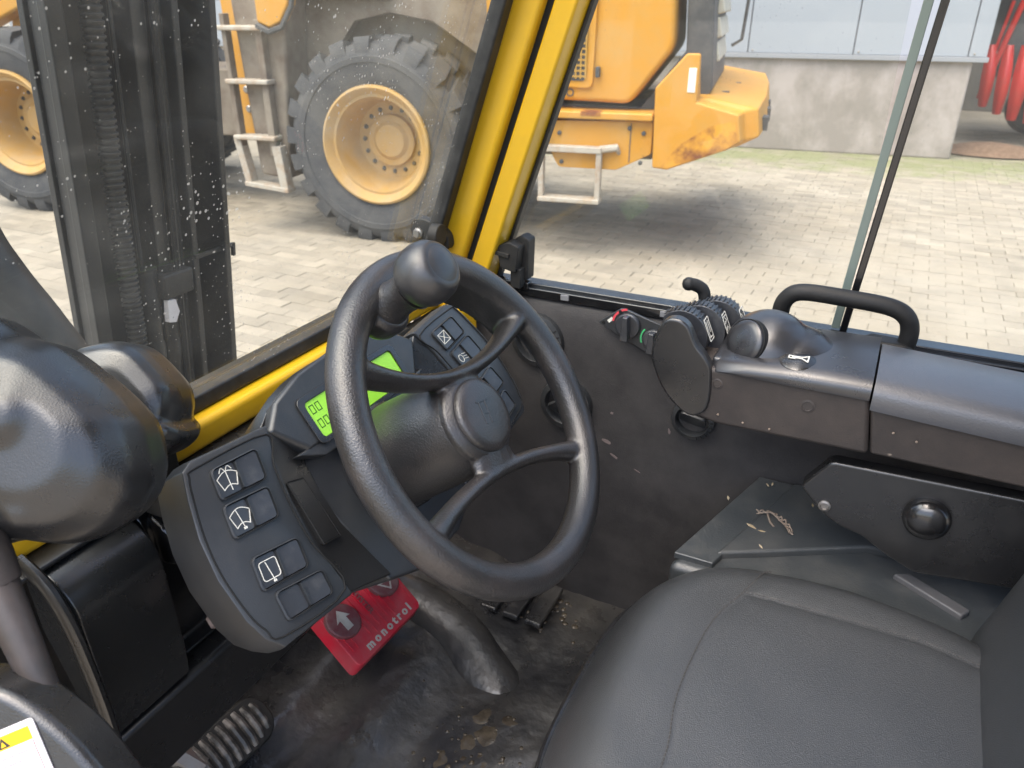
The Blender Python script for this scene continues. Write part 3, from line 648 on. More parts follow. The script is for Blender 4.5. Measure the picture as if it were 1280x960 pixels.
vent(-.484, 1.248, .047, R(25), open_=.9); vent(-.430, 1.142, .046, R(-30), open_=.7); vent(-.215, 1.166, .035, R(10), open_=.6)
# heater control
HF = Matrix.Translation((-.316, 1.0615, 1.298)) @ Matrix.Rotation(R(0), 4, 'Y') @ Matrix.Rotation(R(90), 4, 'X')
q = B(HF); q.prism(quad_round([(-.062, .004), (-.024, .034), (.064, .010), (.064, -.030), (.030, -.036)], .006), .0, .005); hc = part('heater_panel', q, 'panel_plastic', FK, bevel=.001)
for kx, ky, kr in ((-.012, .008, .020), (.030, -.008, .017)):
    q = B(HF); q.lathe([(kr, .005), (kr, .010), (kr * .9, .012), (.002, .012)], (kx, ky, 0), seg=24); q.prism([(kx - .006, ky - kr * .95), (kx + .006, ky - kr * .95), (kx + .004, ky + kr * .95), (kx - .004, ky + kr * .95)], .011, .026)
    part('control_knob', q, 'switch_plastic', hc, bevel=.0015)
q = B(HF); q.ribbon([(-.012 + .025 * math.cos(R(a)), .008 + .025 * math.sin(R(a))) for a in range(100, 171, 10)], .0032, .0052); part('red_arc', q, 'print_red', hc)
q = B(HF); q.ribbon([(.030 + .021 * math.cos(R(a)), -.008 + .021 * math.sin(R(a))) for a in range(140, 201, 10)], .0022, .0052); part('green_arc', q, 'print_green', hc)
q = B(HF); q.ribbon([(-.043, .010), (-.039, .014)], .005, .0052); part('white_mark', q, 'print_white', hc)
for p in ((-.052, .006), (-.026, .028)):
    part('screw', B(HF).lathe([(.003, .005), (.0025, .0065), (.0005, .0065)], (p[0], p[1], 0), seg=8), 'dark_void', hc)

# ---- floor, firewall
q = B(); rs = []
nX, nY = 60, 70
def floor_h(x, y):
    h = .725 + .006 * mnoise.noise((x * 9, y * 9, 0)) + .003 * mnoise.noise((x * 30, y * 30, 3))
    h += .035 * math.exp(-(((x + .60) / .09) ** 2)) * (1 if y > .3 else 1)          # toe board swell
    h += .05 / (1 + math.exp((x + .66) / .015))
    d = abs((x + .47) * .8 + (y - .80) * .6 + .05); h += .0045 * math.exp(-(d / .007) ** 2)
    d = abs((x + .36) - .15 * math.sin(y * 9)); h += .0035 * math.exp(-(d / .006) ** 2)
    return h
vs = [(-.76 + .62 * i / nX, .10 + .99 * j / nY, 0) for i in range(nX + 1) for j in range(nY + 1)]
vs = [(x, y, floor_h(x, y)) for x, y, _ in vs]
fs = [(i * (nY + 1) + j, (i + 1) * (nY + 1) + j, (i + 1) * (nY + 1) + j + 1, i * (nY + 1) + j + 1) for i in range(nX) for j in range(nY)]
q.add(vs, fs)
part('floor_mat', q, 'mat_rubber', FK, angle=80, label='muddy black rubber floor mat')
part('floor_plate', B().box(-.80, .85, .10, 1.112, .60, .70), 'dull_black', FK)
part('firewall', B().box(-.80, -.765, .10, 1.11, .70, 1.29), 'dull_black', FK)
# raised border of the mat, ribs by the lining
q = B(); q.tube(spline([(-.70, .90, .760), (-.62, .895, .755), (-.54, .875, .745), (-.49, .85, .728), (-.44, .83, .705), (-.40, .82, .68)]), [.034] * 41, 14, ry=[.046] * 41); part('mat_ridge', q, 'mat_rubber', FK)
q = B()
for k in range(5):
    x = -.63 + k * .045; q.box(x, x + .032, .95, 1.06, .74, .752)
part('mat_ribs', q, 'mat_rubber', FK, bevel=.004)
# mud and wet patch
q = B()
def clod(x, y, r, h, n=9):
    rs = []
    for i in range(4):
        f = i / 3; rr = r * (1 - f * .75)
        rs.append([(x + rr * math.cos(a) * random.uniform(.75, 1.2), y + rr * math.sin(a) * random.uniform(.75, 1.2), floor_h(x, y) - .002 + h * math.sin(f * 1.57)) for a in [2 * math.pi * k / n for k in range(n)]])
    q.rings(rs)
mu = [(-.40, .72, .022), (-.42, .70, .016), (-.425, .745, .018), (-.385, .755, .015), (-.44, .66, .018), (-.455, .63, .014), (-.41, .665, .012), (-.47, .605, .01), (-.39, .68, .012), (-.44, .70, .012), (-.43, .61, .013)]
for x, y, r_ in mu: clod(x, y, r_ * 1.15, r_ * .14, 13)
for k in range(70): clod(random.gauss(-.42, .05), random.gauss(.67, .06), random.uniform(.002, .006), .003, 6)
for k in range(26): clod(random.gauss(-.41, .03), random.gauss(1.02, .025), random.uniform(.003, .009), .004, 8)
for k in range(14): clod(random.gauss(-.53, .03), random.gauss(.73, .04), random.uniform(.002, .005), .002, 6)
part('mud_clods', q, 'mud', FK, kind='stuff', angle=50, label='wet mud and grit on the floor mat')

# ---- accelerator pedal (rocker type, red)
pn = Vector((.6, 0, .8)); pu = Vector((-.8, 0, .6)); pv = Vector((0, 1, 0))
def frame(o, x, y, z): return Matrix(((x[0], y[0], z[0], o[0]), (x[1], y[1], z[1], o[1]), (x[2], y[2], z[2], o[2]), (0, 0, 0, 1)))
PF = frame((-.612, .742, .868), pv, pu, pn) @ Matrix.Rotation(R(-3), 4, 'Z')
q = B(PF); q.prism(quad_round([(-.088, -.043), (.083, -.043), (.088, .075), (-.083, .075)], .012), -.028, .0, pts2=quad_round([(-.083, -.039), (.078, -.039), (.084, .072), (-.079, .072)], .012))
ap = part('accelerator_pedal', q, 'red_plastic', FK, bevel=.002, label='worn red accelerator pedal with two arrow buttons')
q = B(PF)
for k in range(7):
    x = -.030 + k * .0115; q.ribbon([(x, -.012 - .006 * (k % 2)), (x - .002, .07)], .0022, .0, t=.0022)
for x in (-.072, -.062, .072):
    q.ribbon([(x, -.015), (x, .02)], .002, .0, t=.002)
part('pedal_ribs', q, 'red_plastic', ap, flat=True)
for bx, by, up in ((-.054, .030, True), (.050, .036, False)):
    q = B(PF); q.lathe([(.0305, .0), (.030, .006), (.0275, .0075), (.002, .0075)], (bx, by, 0), seg=32, sx=.92)
    bt = part('direction_button', q, ['red_button', 'worn_white'], ap, angle=30)
    s_ = 1 if up else -1
    arrow = [(0, .019), (.0145, .001), (.0065, .003), (.0065, -.016), (-.0065, -.016), (-.0065, .003), (-.0145, .001)]
    arrow = [(bx + x * s_, by + y * s_) for x, y in arrow]
    q = B(PF)
    if up:
        q.prism([arrow[0], arrow[1], arrow[2], arrow[5], arrow[6]], .0076, .0083); q.prism([arrow[2], arrow[3], arrow[4], arrow[5]], .0076, .0083)
    else: q.ribbon(arrow, .0026, .0076, closed=True, t=.0007)
    part('arrow', q, 'worn_white', ap, flat=True)
part('lettering', B(PF).text('monotrol', .0195, (.004, -.0255, .0003), (1, 0, 0), (0, 1, 0), .0008, bold=.0006, space=1.5), 'worn_white', ap, flat=True)
part('lettering', B(PF).text('HYSTER', .0135, (-.004, .032, .0026), (0, -1, 0), (1, 0, 0), .0006), 'red_button', ap, flat=True)
part('pedal_arm', B().tube([(-.63, .742, .85), (-.70, .742, .79), (-.77, .742, .76)], .014, 8), 'dull_black', FK)
# ---- brake pedal
BFm = frame((-.658, .47, .855), (0, 1, 0), (-.75, 0, .66), (.66, 0, .75)) @ Matrix.Rotation(R(-4), 4, 'Z')
q = B(BFm); q.prism(rrect(-.13, .068, -.034, .034, .03, 6), -.012, .0); bp_ = part('brake_pedal', q, 'dull_black', FK, bevel=.004, label='ribbed rubber brake pedal')
for k in range(13):
    x = -.112 + k * .0135; hh = .027 * min(1, math.sqrt(max(.15, 1 - ((x + .031) / .105) ** 2)) * 1.15)
    q = B(BFm); q.tube([(x, -hh, -.003), (x + .001, -hh * .5, .0015), (x + .001, hh * .5, .0015), (x, hh, -.003)], .0052, 8); part('rib', q, 'pedal_rubber', bp_)
q = B(); q.tube([(-.665, .42, .85), (-.72, .40, .90), (-.755, .39, 1.0)], .018, 8); part('brake_arm', q, 'steel', FK)

# ================================================================== steering column + wheel
a_ = R(54.7); Nn = Vector((math.sin(a_), 0, math.cos(a_))); Uu = Vector((-math.cos(a_), 0, math.sin(a_))); Vv = Vector((0, 1, 0))
WCc = Vector((-.341, .613, 1.364))
WF = frame(WCc, Vv, Uu, Nn)
sw = empty('steering_wheel', WCc, '', ''); del sw['category']; sw['label'] = 'worn black steering wheel with spinner knob'
sw.parent = FK; sw.location = WCc - WLOC[FK.name]
WR = WF @ Matrix.Rotation(R(-11), 4, 'Z')
q = B(WR); RR = .1715; TR = .0182
q.tube([(RR * math.cos(t), RR * math.sin(t), 0) for t in [2 * math.pi * k / 96 for k in range(96)]], TR, 20, closed=True, up=(0, 0, 1))
def chord(ang_a, ang_b, mid, wid, dep, flare):
    P0 = Vector((RR * math.cos(R(ang_a)), RR * math.sin(R(ang_a)), -.006)); P2 = Vector((RR * math.cos(R(ang_b)), RR * math.sin(R(ang_b)), -.006))
    c = 2 * Vector((0, mid, -.012)) - (P0 + P2) / 2
    pts = bez(P0, c, P2, 30)
    e = [abs(i / 30 - .5) * 2 for i in range(31)]
    q.tube(pts, [dep * (1 + .25 * x ** 4) for x in e], 14, up=(0, 0, 1), ry=[wid * (1 + flare * x ** 5) for x in e])
chord(148, 32, .049, .0085, .017, .9)
chord(-149, -31, -.060, .0085, .0125, 1.0)
# pocket wall behind the upper part of the rim
arc = [R(150 - 120 * k / 40) for k in range(41)]
for t0, t1 in zip(arc[:-1], arc[1:]):
    vs = []
    for t in (t0, t1):
        for r_, h in ((.146, -.031), (.157, -.031), (.166, .004), (.153, .004)): vs.append((r_ * math.cos(t), r_ * math.sin(t), h))
    q.add(vs, [(0, 1, 2, 3), (4, 7, 6, 5), (0, 4, 5, 1), (1, 5, 6, 2), (2, 6, 7, 3), (3, 7, 4, 0)])
q.lathe([(.044, -.028), (.05, -.02), (.05, -.006), (.044, -.001)], (0, 0, 0), (0, 0, 1), 32)
for sg in (-1, 1): q.tube([(0, sg * .02, -.014), (0, sg * .057, -.012)], [.02, .012], 12, up=(0, 0, 1), ry=[.03, .035])
# boss for the knob
qa = R(90 + 11 + 15.4); bx_, by_ = .151 * math.cos(qa), .151 * math.sin(qa)
q.lathe([(.026, -.02), (.029, -.012), (.029, .004), (.024, .010)], (bx_, by_, 0), (0, 0, 1), 24)
part('rim', q, 'grip_black', sw, remesh=.0021, smooth=5)
# hub
q = B(WF); q.lathe([(.060, -.125), (.060, -.115), (.058, -.06), (.053, -.018), (.050, -.012), (.0475, -.004), (.043, .000), (.041, .001)], seg=48); part('hub', q, 'grip_black', sw, angle=30)
q = B(WF); q.lathe([(.0405, -.004), (.0400, .0035), (.0375, .0065), (.030, .0085), (.015, .0098), (.001, .010)], seg=48); hp = part('horn_pad', q, 'grip_black', sw, angle=50)
EM = WF @ Matrix.Rotation(R(-14), 4, 'Z')
q = B(EM); q.box(-.0095, -.0065, -.011, .013, .0085, .0106); q.box(.0005, .0035, -.011, .013, .0085, .0106); q.box(-.0125, .0068, .0125, .0150, .0085, .0104); q.box(-.0065, .0005, -.001, .002, .0085, .0104)
part('emblem', q, 'satin_black', hp, bevel=.0006)
# spinner knob
KF = WF @ Matrix.Translation((-.040, .146, .0))
q = B(KF); q.lathe([(.0235, .006), (.0215, .014), (.0192, .019), (.0185, .030), (.0195, .040), (.0225, .045)], seg=36); kn = part('spinner_knob', q, 'grip_black', sw, angle=40)
q = B(KF @ Matrix.Translation((0, .004, .006)) @ Matrix.Scale(.90, 4)); q.lathe([(.016, .040), (.024, .043), (.0300, .050), (.0335, .060), (.0340, .070), (.0320, .080), (.0270, .088), (.0215, .0915), (.0205, .0912), (.0195, .0918), (.010, .0935), (.001, .094)], seg=48)
part('knob_head', q, 'knob_black', kn, angle=60)
# column
q = B(WF); q.lathe([(.066, -.30), (.066, -.15), (.063, -.128), (.055, -.122)], seg=36); part('steering_column', q, 'satin_black', FK)
q = B(WF); q.lathe([(.05, -.62), (.05, -.29)], seg=24); part('column_tube', q, 'dull_black', FK)

# ---- instrument console (frame of the wheel)
con = B(WF)
pod_out = [(-.233, .110), (-.243, .088), (-.255, .054), (-.262, .017), (-.262, -.026), (-.257, -.049), (-.246, -.066), (-.158, -.075), (-.161, -.014), (-.156, .034), (-.146, .075), (-.133, .106), (-.221, .115)]
def mir(L): return [(-x, y) for x, y in L][::-1]
for sgn in (1, -1):
    L = pod_out if sgn == 1 else mir(pod_out)
    c = Vector((sum(p[0] for p in L) / len(L), sum(p[1] for p in L) / len(L)))
    low = [tuple(c + (Vector(p) - c) * 1.035) for p in L]; low2 = [tuple(c + (Vector(p) - c) * .98) for p in L]
    q = B(WF); n = len(L)
    q.rings([[(x, y, -.185) for x, y in low2], [(x, y, -.160) for x, y in low], [(x, y, -.142) for x, y in low], [(x, y, -.131) for x, y in [tuple(c + (Vector(p) - c) * 1.02) for p in L]], [(x, y, -.130) for x, y in [tuple(c + (Vector(p) - c) * .985) for p in L]]])
    pod = part('switch_pod', q, 'panel_plastic', FK, bevel=.0022, seg=3, label='switch pod with rocker switches' if sgn == 1 else None)
    # raised inner lip
    q = B(WF); e = [tuple(c + (Vector(p) - c) * .93) for p in L]
    q.tube([(x, y, -.1297) for x, y in [(p.x, p.y) for p in spline([Vector((*p_, 0)) for p_ in e], 4, True)]], .0009, 6, closed=True); part('pod_groove', q, 'dark_void', pod)
    S = [[(-.212, .100), (-.159, .095), (-.167, .065), (-.219, .072)], [(-.222, .067), (-.171, .059), (-.179, .029), (-.230, .037)],
         [(-.228, .014), (-.176, .003), (-.183, -.026), (-.236, -.016)], [(-.228, -.024), (-.173, -.037), (-.177, -.062), (-.232, -.052)]]
    for si, quad in enumerate(S):
        if sgn == -1: quad = [(-quad[1][0], quad[1][1]), (-quad[0][0], quad[0][1]), (-quad[3][0], quad[3][1]), (-quad[2][0], quad[2][1])]
        A, Bq, Cq, D = [Vector(p) for p in quad]
        def bl(s_, t_): return (A * (1 - s_) + Bq * s_) * (1 - t_) + (D * (1 - s_) + Cq * s_) * t_
        ctr = bl(.5, .5)
        q = B(WF)
        fr = [tuple(ctr + (Vector(p) - ctr) * 1.05) for p in quad_round([tuple(p) for p in (A, Bq, Cq, D)], .006)]
        ins = [tuple(ctr + (Vector(p) - ctr) * .94) for p in fr]
        q.rings([[(x, y, -.1325) for x, y in ins], [(x, y, -.1325) for x, y in fr], [(x, y, -.1268) for x, y in fr], [(x, y, -.1262) for x, y in ins]], closed=True)
        q.m(3).prism(ins, -.1335, -.1297)
        # two rocker halves: one pressed, one proud, with a ridge between
        rd = [bl(.485, .08), bl(.515, .08), bl(.515, .92), bl(.485, .92)]; q.m(0).prism([tuple(p) for p in rd], -.132, -.1262)
        q.m(1)
        for h0, h1, z0, z1 in ((.03, .475, -.1290, -.1290), (.525, .97, -.1294, -.1276)):
            c4 = [bl(h0, .05), bl(h1, .05), bl(h1, .95), bl(h0, .95)]
            rr_ = quad_round([tuple(p) for p in c4], .0035)
            cx = [bl(h0, .5), bl(h1, .5)]
            def hz_(p):
                f = (Vector(p) - cx[0]).dot(cx[1] - cx[0]) / (cx[1] - cx[0]).length_squared; f = max(0, min(1, f)); return z0 + (z1 - z0) * f
            k = len(rr_); vs = [(x, y, -.133) for x, y in rr_] + [(x, y, hz_((x, y))) for x, y in rr_]
            q.add(vs, [tuple(range(k - 1, -1, -1)), tuple(range(k, 2 * k))] + [(i, (i + 1) % k, k + (i + 1) % k, k + i) for i in range(k)])
        # printed symbol
        q.m(2); e1 = (bl(.485, .5) - bl(.06, .5)); e2 = (bl(.27, .1) - bl(.27, .9)); oc = bl(.275, .5)
        def I(x, y): p = oc + e1 * x + e2 * y; return (p.x, p.y)
        w_ = .00075; hh = -.1289
        if sgn == 1:
            if si in (0, 1):
                q.ribbon([I(-.50, .16)] + [I(-.50 + 1.0 * k / 8, .16 + .20 * math.sin(math.pi * k / 8)) for k in range(1, 8)] + [I(.50, .16), I(.33, -.32)] + [I(.33 - .66 * k / 6, -.32 + .12 * math.sin(math.pi * k / 6)) for k in range(1, 6)] + [I(-.33, -.32)], w_, hh, closed=True)
                q.ribbon([I(.04, -.42), I(-.14 if si else .0, .34)], w_, hh)
                if si == 0:
                    q.ribbon([I(-.02 - .28 * k / 5, .37 + .16 * math.sin(math.pi * k / 5)) for k in range(6)], w_, hh); q.ribbon([I(.02 + .28 * k / 5, .37 + .16 * math.sin(math.pi * k / 5)) for k in range(6)], w_, hh)
                else: q.ribbon([I(.0, -.42), I(.08, -.42)], .0022, hh)
            elif si == 2:
                q.ribbon([I(x * .42, y * .36) for x, y in rrect(-1, 1, -1, 1, .3, 3)], w_, hh, closed=True); q.ribbon([I(.06, -.46), I(-.1, .3)], w_, hh); q.ribbon([I(.03, -.46), I(.09, -.46)], .0022, hh)
        else:
            if si == 0:
                q.ribbon([I(-.38, .3), I(.38, .3), I(.38, -.3), I(-.38, -.3)], w_, hh, closed=True); q.ribbon([I(-.38, .3), I(.38, -.3)], w_, hh); q.ribbon([I(-.38, -.3), I(.38, .3)], w_, hh)
            elif si == 1:
                q.ribbon([I(-.18 + .2 * math.cos(R(a)), .22 * math.sin(R(a))) for a in range(0, 360, 30)], w_, hh, closed=True)
                for yy in (-.16, 0, .16): q.ribbon([I(.1, yy), I(.4, yy - .1)], w_, hh)
        part('rocker_switch', q, ['panel_plastic', 'switch_plastic', 'print_white', 'dark_void'], pod, flat=False, angle=30)
# sloped strips and centre of the console
for sgn in (1, -1):
    i_e = [(-.133, .106, -.131), (-.146, .075, -.131), (-.156, .034, -.131), (-.161, -.014, -.131), (-.158, -.075, -.131)]
    o_e = [(-.098, .060, -.150), (-.101, .050, -.152), (-.104, .020, -.153), (-.104, -.020, -.153), (-.086, -.100, -.153)]
    q = B(WF)
    rs = []
    for a, b in zip(i_e, o_e):
        rs.append([(a[0] * sgn, a[1], a[2] - .002), (b[0] * sgn, b[1], b[2]), (b[0] * sgn, b[1], -.20), (a[0] * sgn, a[1], -.20)])
    q.rings(rs); part('console_cheek', q, 'cover_black', FK, bevel=.002)
q = B(WF)
pl_ = [(-.148, .050), (-.120, .043), (-.1215, -.028), (-.154, -.020)]
def ph(x): return -.132 + (x + .15) * -.43
q.add([(x, y, ph(x) - .006) for x, y in pl_] + [(x, y, ph(x) + .0016) for x, y in pl_], [(3, 2, 1, 0), (4, 5, 6, 7)] + [(i, (i + 1) % 4, 4 + (i + 1) % 4, 4 + i) for i in range(4)])
part('blank_plate', q, 'stalk_dark' if 'stalk_dark' in MATS else 'cover_black', FK, bevel=.0015)
q = B(WF); ed = .0008
q.tube([(x, y, ph(x) + .001) for x, y in [(p.x, p.y) for p in [Vector(v_) for v_ in pl_]]] , .0009, 6, closed=True); part('plate_gap', q, 'dark_void', FK)
# centre lower surface
q = B(WF); q.prism([(-.105, .060), (-.106, .0), (-.09, -.105), (-.04, -.125), (.04, -.125), (.09, -.105), (.106, .0), (.105, .060)], -.24, -.156); part('console_centre', q, 'panel_plastic', FK, bevel=.004)
# display housing
q = B(WF)
hs = [(-.128, .100), (-.099, .062), (.099, .062), (.128, .100), (.105, .122), (.06, .136), (0, .141), (-.06, .136), (-.105, .122)]
q.rings([[(x * 1.05, y - (.03 if y > .11 else 0), -.25) for x, y in hs], [(x * 1.04, y - (.004 if y > .11 else 0), -.16) for x, y in hs], [(x * 1.02, y, -.138) for x, y in hs], [(x * .985, .1 + (y - .1) * .95, -.134) for x, y in hs]])
dh = part('display_housing', q, 'panel_plastic', FK, bevel=.003, seg=3)
q = B(WF); q.prism([(-.118, .065), (.118, .065), (.085, .048), (-.085, .048)], -.15, -.136); part('housing_lip', q, 'panel_plastic', dh, bevel=.002)
q = B(WF)
rec = rrect(-.078, .078, .064, .106, .006); rec2 = rrect(-.086, .086, .0585, .113, .008)
q.rings([[(x, y, -.1335) for x, y in rec2], [(x, y, -.1310) for x, y in rec2], [(x, y, -.1310) for x, y in rec], [(x, y, -.1335) for x, y in rec]], closed=True); part('display_bezel', q, 'satin_black', dh, bevel=.0008)
lcd = part('display', B(WF).prism(rrect(-.0775, .0775, .0645, .1055, .005), -.1338, -.1330), ['lcd_green'], dh, flat=True, label='green backlit display')
q = B(WF)
def seg7(cx, cy, w, h, on):
    S7 = {'a': ((-1, 1), (1, 1)), 'g': ((-1, 0), (1, 0)), 'd': ((-1, -1), (1, -1)), 'f': ((-1, 0), (-1, 1)), 'b': ((1, 0), (1, 1)), 'e': ((-1, -1), (-1, 0)), 'c': ((1, -1), (1, 0))}
    for k in on:
        (x0, y0), (x1, y1) = S7[k]; q.ribbon([(cx + x0 * w, cy + y0 * h), (cx + x1 * w, cy + y1 * h)], .0009, -.1329, t=.0002)
for i, on in enumerate(('abcdef', 'abcdef')):
    seg7(-.070 + i * .009, .096, .0028, .0045, on); seg7(-.070 + i * .009, .079, .0028, .0045, on)
part('display_digits', q, 'lcd_ink', dh, flat=True)
# upper dash cowl over the display
q = B(WF); rs = []
for k in range(15):
    x = -.155 + .31 * k / 14; t = abs(x) / .155; y = .136 - .05 * t ** 3
    rs.append([(x, y, -.146), (x, y + .004, -.158), (x, y - .012, -.215), (x, y - .05, -.25), (x, y - .02, -.16)])
q.rings(rs); part('display_hood', q, 'cover_black', FK, bevel=.002, angle=60)
# stalk under pod
q = B(); q.tube([(-.52, .47, 1.20), (-.535, .43, 1.182), (-.548, .408, 1.172), (-.552, .400, 1.170)], [.009, .0105, .0115, .006], 12); part('column_stalk', q, 'stalk_plastic', FK, label='grey lever below the switch pod')
q = B(WF); q.tube([(0.065, 0.031, -.075), (0.095, 0.031, -.062), (0.135, 0.031, -.06)], [.004, .006, .003], 10); part('column_stalk', q, 'panel_plastic', FK)

# ---- dash
q = B()
prof = [(-.662, 1.292)] + [(-.640 + .046 * math.sin(R(a)), 1.237 + .046 * math.cos(R(a))) for a in range(0, 91, 10)] + [(-.592, 1.17), (-.592, 1.12), (-.595, 1.085), (-.63, 1.08), (-.662, 1.20)]
q.prism(prof, .300, .397, 'y'); part('dash_cover', q, 'dash_black', FK, bevel=.004, seg=3, angle=50, label='rounded satin black dash cover')
q = B(); edge = [(-.640, .292, 1.300), (-.615, .292, 1.285), (-.600, .292, 1.262), (-.592, .293, 1.22), (-.588, .294, 1.15), (-.588, .294, 1.095), (-.584, .290, 1.06), (-.575, .286, 1.03)]
q.tube(spline([Vector(e) for e in edge], 4), .006, 10, up=(0, 1, 0), ry=.009); part('dash_end_trim', q, 'cover_black', FK)
q = B(); q.prism([(-.60, 1.079), (-.594, 1.074), (-.596, .985), (-.64, .97), (-.66, 1.0), (-.655, 1.079)], .288, .80, 'y'); part('dash_rail', q, 'cover_black', FK, bevel=.005, seg=3)
q = B(); q.prism([(-.655, 1.29), (-.63, 1.275), (-.622, 1.255), (-.630, 1.10), (-.615, 1.085), (-.66, 1.08)], .402, .80, 'y'); part('dash_recess', q, 'gloss_black', FK, bevel=.006, seg=3)
q = B(); q.prism([(-.632, 1.2785), (-.605, 1.262), (-.596, 1.235), (-.602, 1.215), (-.625, 1.21)], .412, .50, 'y'); part('dash_block', q, 'gloss_black', FK, bevel=.009, seg=4)
q = B(); q.prism([(-.664, 1.2955), (-.646, 1.2952), (-.625, 1.290), (-.627, 1.284), (-.66, 1.285)], .12, .78, 'y'); part('dash_top', q, 'satin_black', FK, bevel=.003, seg=3)
q = B(); q.lathe([(.016, 0), (.022, .0015), (.022, .003), (.002, .003)], (-.622, .447, 1.2765), (.5, 0, .86), 24, sx=1.4); part('dash_hole', q, 'dark_void', FK)
q = B(); q.prism([(-.66, 1.293), (-.60, 1.30), (-.55, 1.28), (-.56, 1.24), (-.66, 1.20)], .55, .90, 'y'); part('dash_centre', q, 'satin_black', FK, bevel=.01, seg=3)
q = B(); q.prism([(-.655, 1.294), (-.61, 1.296), (-.60, 1.25), (-.66, 1.20)], .90, 1.02, 'y'); part('dash_corner', q, 'dull_black', FK, bevel=.01, seg=3)
q = B(); q.tube(spline([(-.61, .68, 1.315), (-.602, .72, 1.322), (-.60, .78, 1.322), (-.607, .83, 1.315), (-.62, .88, 1.305)]), .011, 8); part('wiring_loom', q, 'dull_black', FK)

# ---- rounded black housings on the left of the dash
cF = Vector((-.399, .801, -.446)); cR = Vector((.895, .446, 0)); cU = Vector((-.199, .399, .895))
def lump(name, o, outline, layers, label, vox, sm, extra=None):
    fr_ = frame(o, cR, cU, -cF); q = B(fr_)
    sp = spline([Vector((*p, 0)) for p in outline], 5, True)
    cx = sum(p.x for p in sp) / len(sp); cy = sum(p.y for p in sp) / len(sp)
    q.rings([[(cx + (p.x - cx) * k + ox, cy + (p.y - cy) * k + oy, h) for p in sp] for h, k, ox, oy in layers])
    if extra: extra(q)
    return part(name, q, 'cover_black', FK, remesh=vox, smooth=sm, label=label)
lump('left_housing', (-.5325, .303, 1.4495), [(x * .879, y * .879) for x, y in [(-.085, .10), (-.040, .090), (-.010, .081), (.014, .064), (.036, .046), (.062, .018), (.072, -.012), (.073, -.042), (.060, -.066), (.036, -.084), (.006, -.092), (-.030, -.088), (-.085, -.080)]],
     [(-.055, .80, 0, 0), (-.03, .97, 0, 0), (.0, 1.0, 0, 0), (.022, .93, -.002, 0), (.040, .76, -.006, .004), (.050, .50, -.012, .008)], 'large rounded black plastic housing', .003, 10,
     lambda q: (q.ball((-.020, .020, .030), .030, 16), q.ball((-.012, -.045, .026), .022, 16)))
lh = lump('lamp_housing', (-.622, .424, 1.405), [(-.050, .046), (-.034, .054), (-.010, .057), (.010, .051), (.028, .034), (.044, .014), (.048, -.006), (.046, -.020), (.055, -.031), (.050, -.043), (.030, -.055), (-.02, -.07), (-.06, -.05), (-.065, .01)],
     [(-.05, .85, 0, 0), (-.03, .98, 0, 0), (.0, 1.0, 0, 0), (.016, .95, 0, 0), (.026, .84, 0, 0), (.032, .62, -.003, -.004)], 'smaller rounded black plastic housing with a bolt', .0026, 5)
part('housing_foot', B().box(-.655, -.60, .41, .445, 1.28, 1.37), 'dull_black', FK, bevel=.004)
q = B(); q.lathe([(.013, .0), (.013, .003), (.009, .004), (.007, .004), (.007, .010), (.0015, .011)], (-.6405, .385, 1.4435), (.40, -.80, .45), 12); part('bolt', q, 'steel', lh, label='steel bolt in the housing')
# hand lever on the far left and the cover with the warning label
q = B(); q.tube([(-.556, .228, 1.425), (-.541, .224, 1.385), (-.533, .222, 1.366)], [.021, .021, .019], 14); lv = part('hand_lever', q, 'grip_worn', FK, bevel=.003)
q = B(); q.tube([(-.532, .222, 1.366), (-.508, .215, 1.34), (-.472, .203, 1.284), (-.468, .200, 1.278)], [.018, .016, .012, .009], 12, ry=[.016, .013, .010, .008]); part('lever_boot', q, 'grip_worn', lv)
SFx = (Vector((-.452, .182, 1.316)) - Vector((-.471, .168, 1.307))).normalized(); SFy0 = (Vector((-.432, .175, 1.286)) - Vector((-.452, .182, 1.316))).normalized()
SFz = SFx.cross(-SFy0).normalized(); SFy = SFz.cross(SFx).normalized()
SF = frame((-.454, .181, 1.315), SFx, SFy, SFz)
cov = [(p.x, p.y) for p in spline([Vector((.050, -.16, 0)), Vector((.027, -.05, 0)), Vector((.006, .0, 0)), Vector((-.018, .030, 0)), Vector((-.05, .045, 0)), Vector((-.12, .05, 0))], 4)] + [(-.14, -.46), (.06, -.46)]
q = B(SF); q.prism(cov, -.045, -.001); lc = part('left_cover', q, 'cover_black', FK, bevel=.008, seg=4)
q = B(SF); q.prism(quad_round([(-.08, -.09), (.001, -.09), (.001, .001), (-.08, .001)], .003), -.0006, .0004); part('warning_label', q, 'label_white', lc, flat=True, label='white warning label with a yellow band')
q = B(SF)
for k in range(11):
    y = -.019 - .0052 * k; x0 = -.07; x1 = -.006 - random.random() * .01; x = x0
    while x < x1:
        w2 = random.uniform(.003, .009); q.box(x, min(x + w2, x1), y, y + .0011, .0003, .0006); x += w2 + .0014
q.m(1).box(-.077, -.0035, -.0125, -.0032, .0003, .0006); q.m(2); q.prism([(-.0285, -.0115), (-.0195, -.0115), (-.024, -.0042)], .0005, .0008); q.m(1).prism([(-.0258, -.0105), (-.0222, -.0105), (-.024, -.0068)], .0007, .001)
q.m(3).box(-.0042, -.0036, -.088, -.0128, .0003, .0006)
part('label_print', q, ['print_grey', 'label_yellow', 'print_dark', 'print_red'], lc, flat=True)

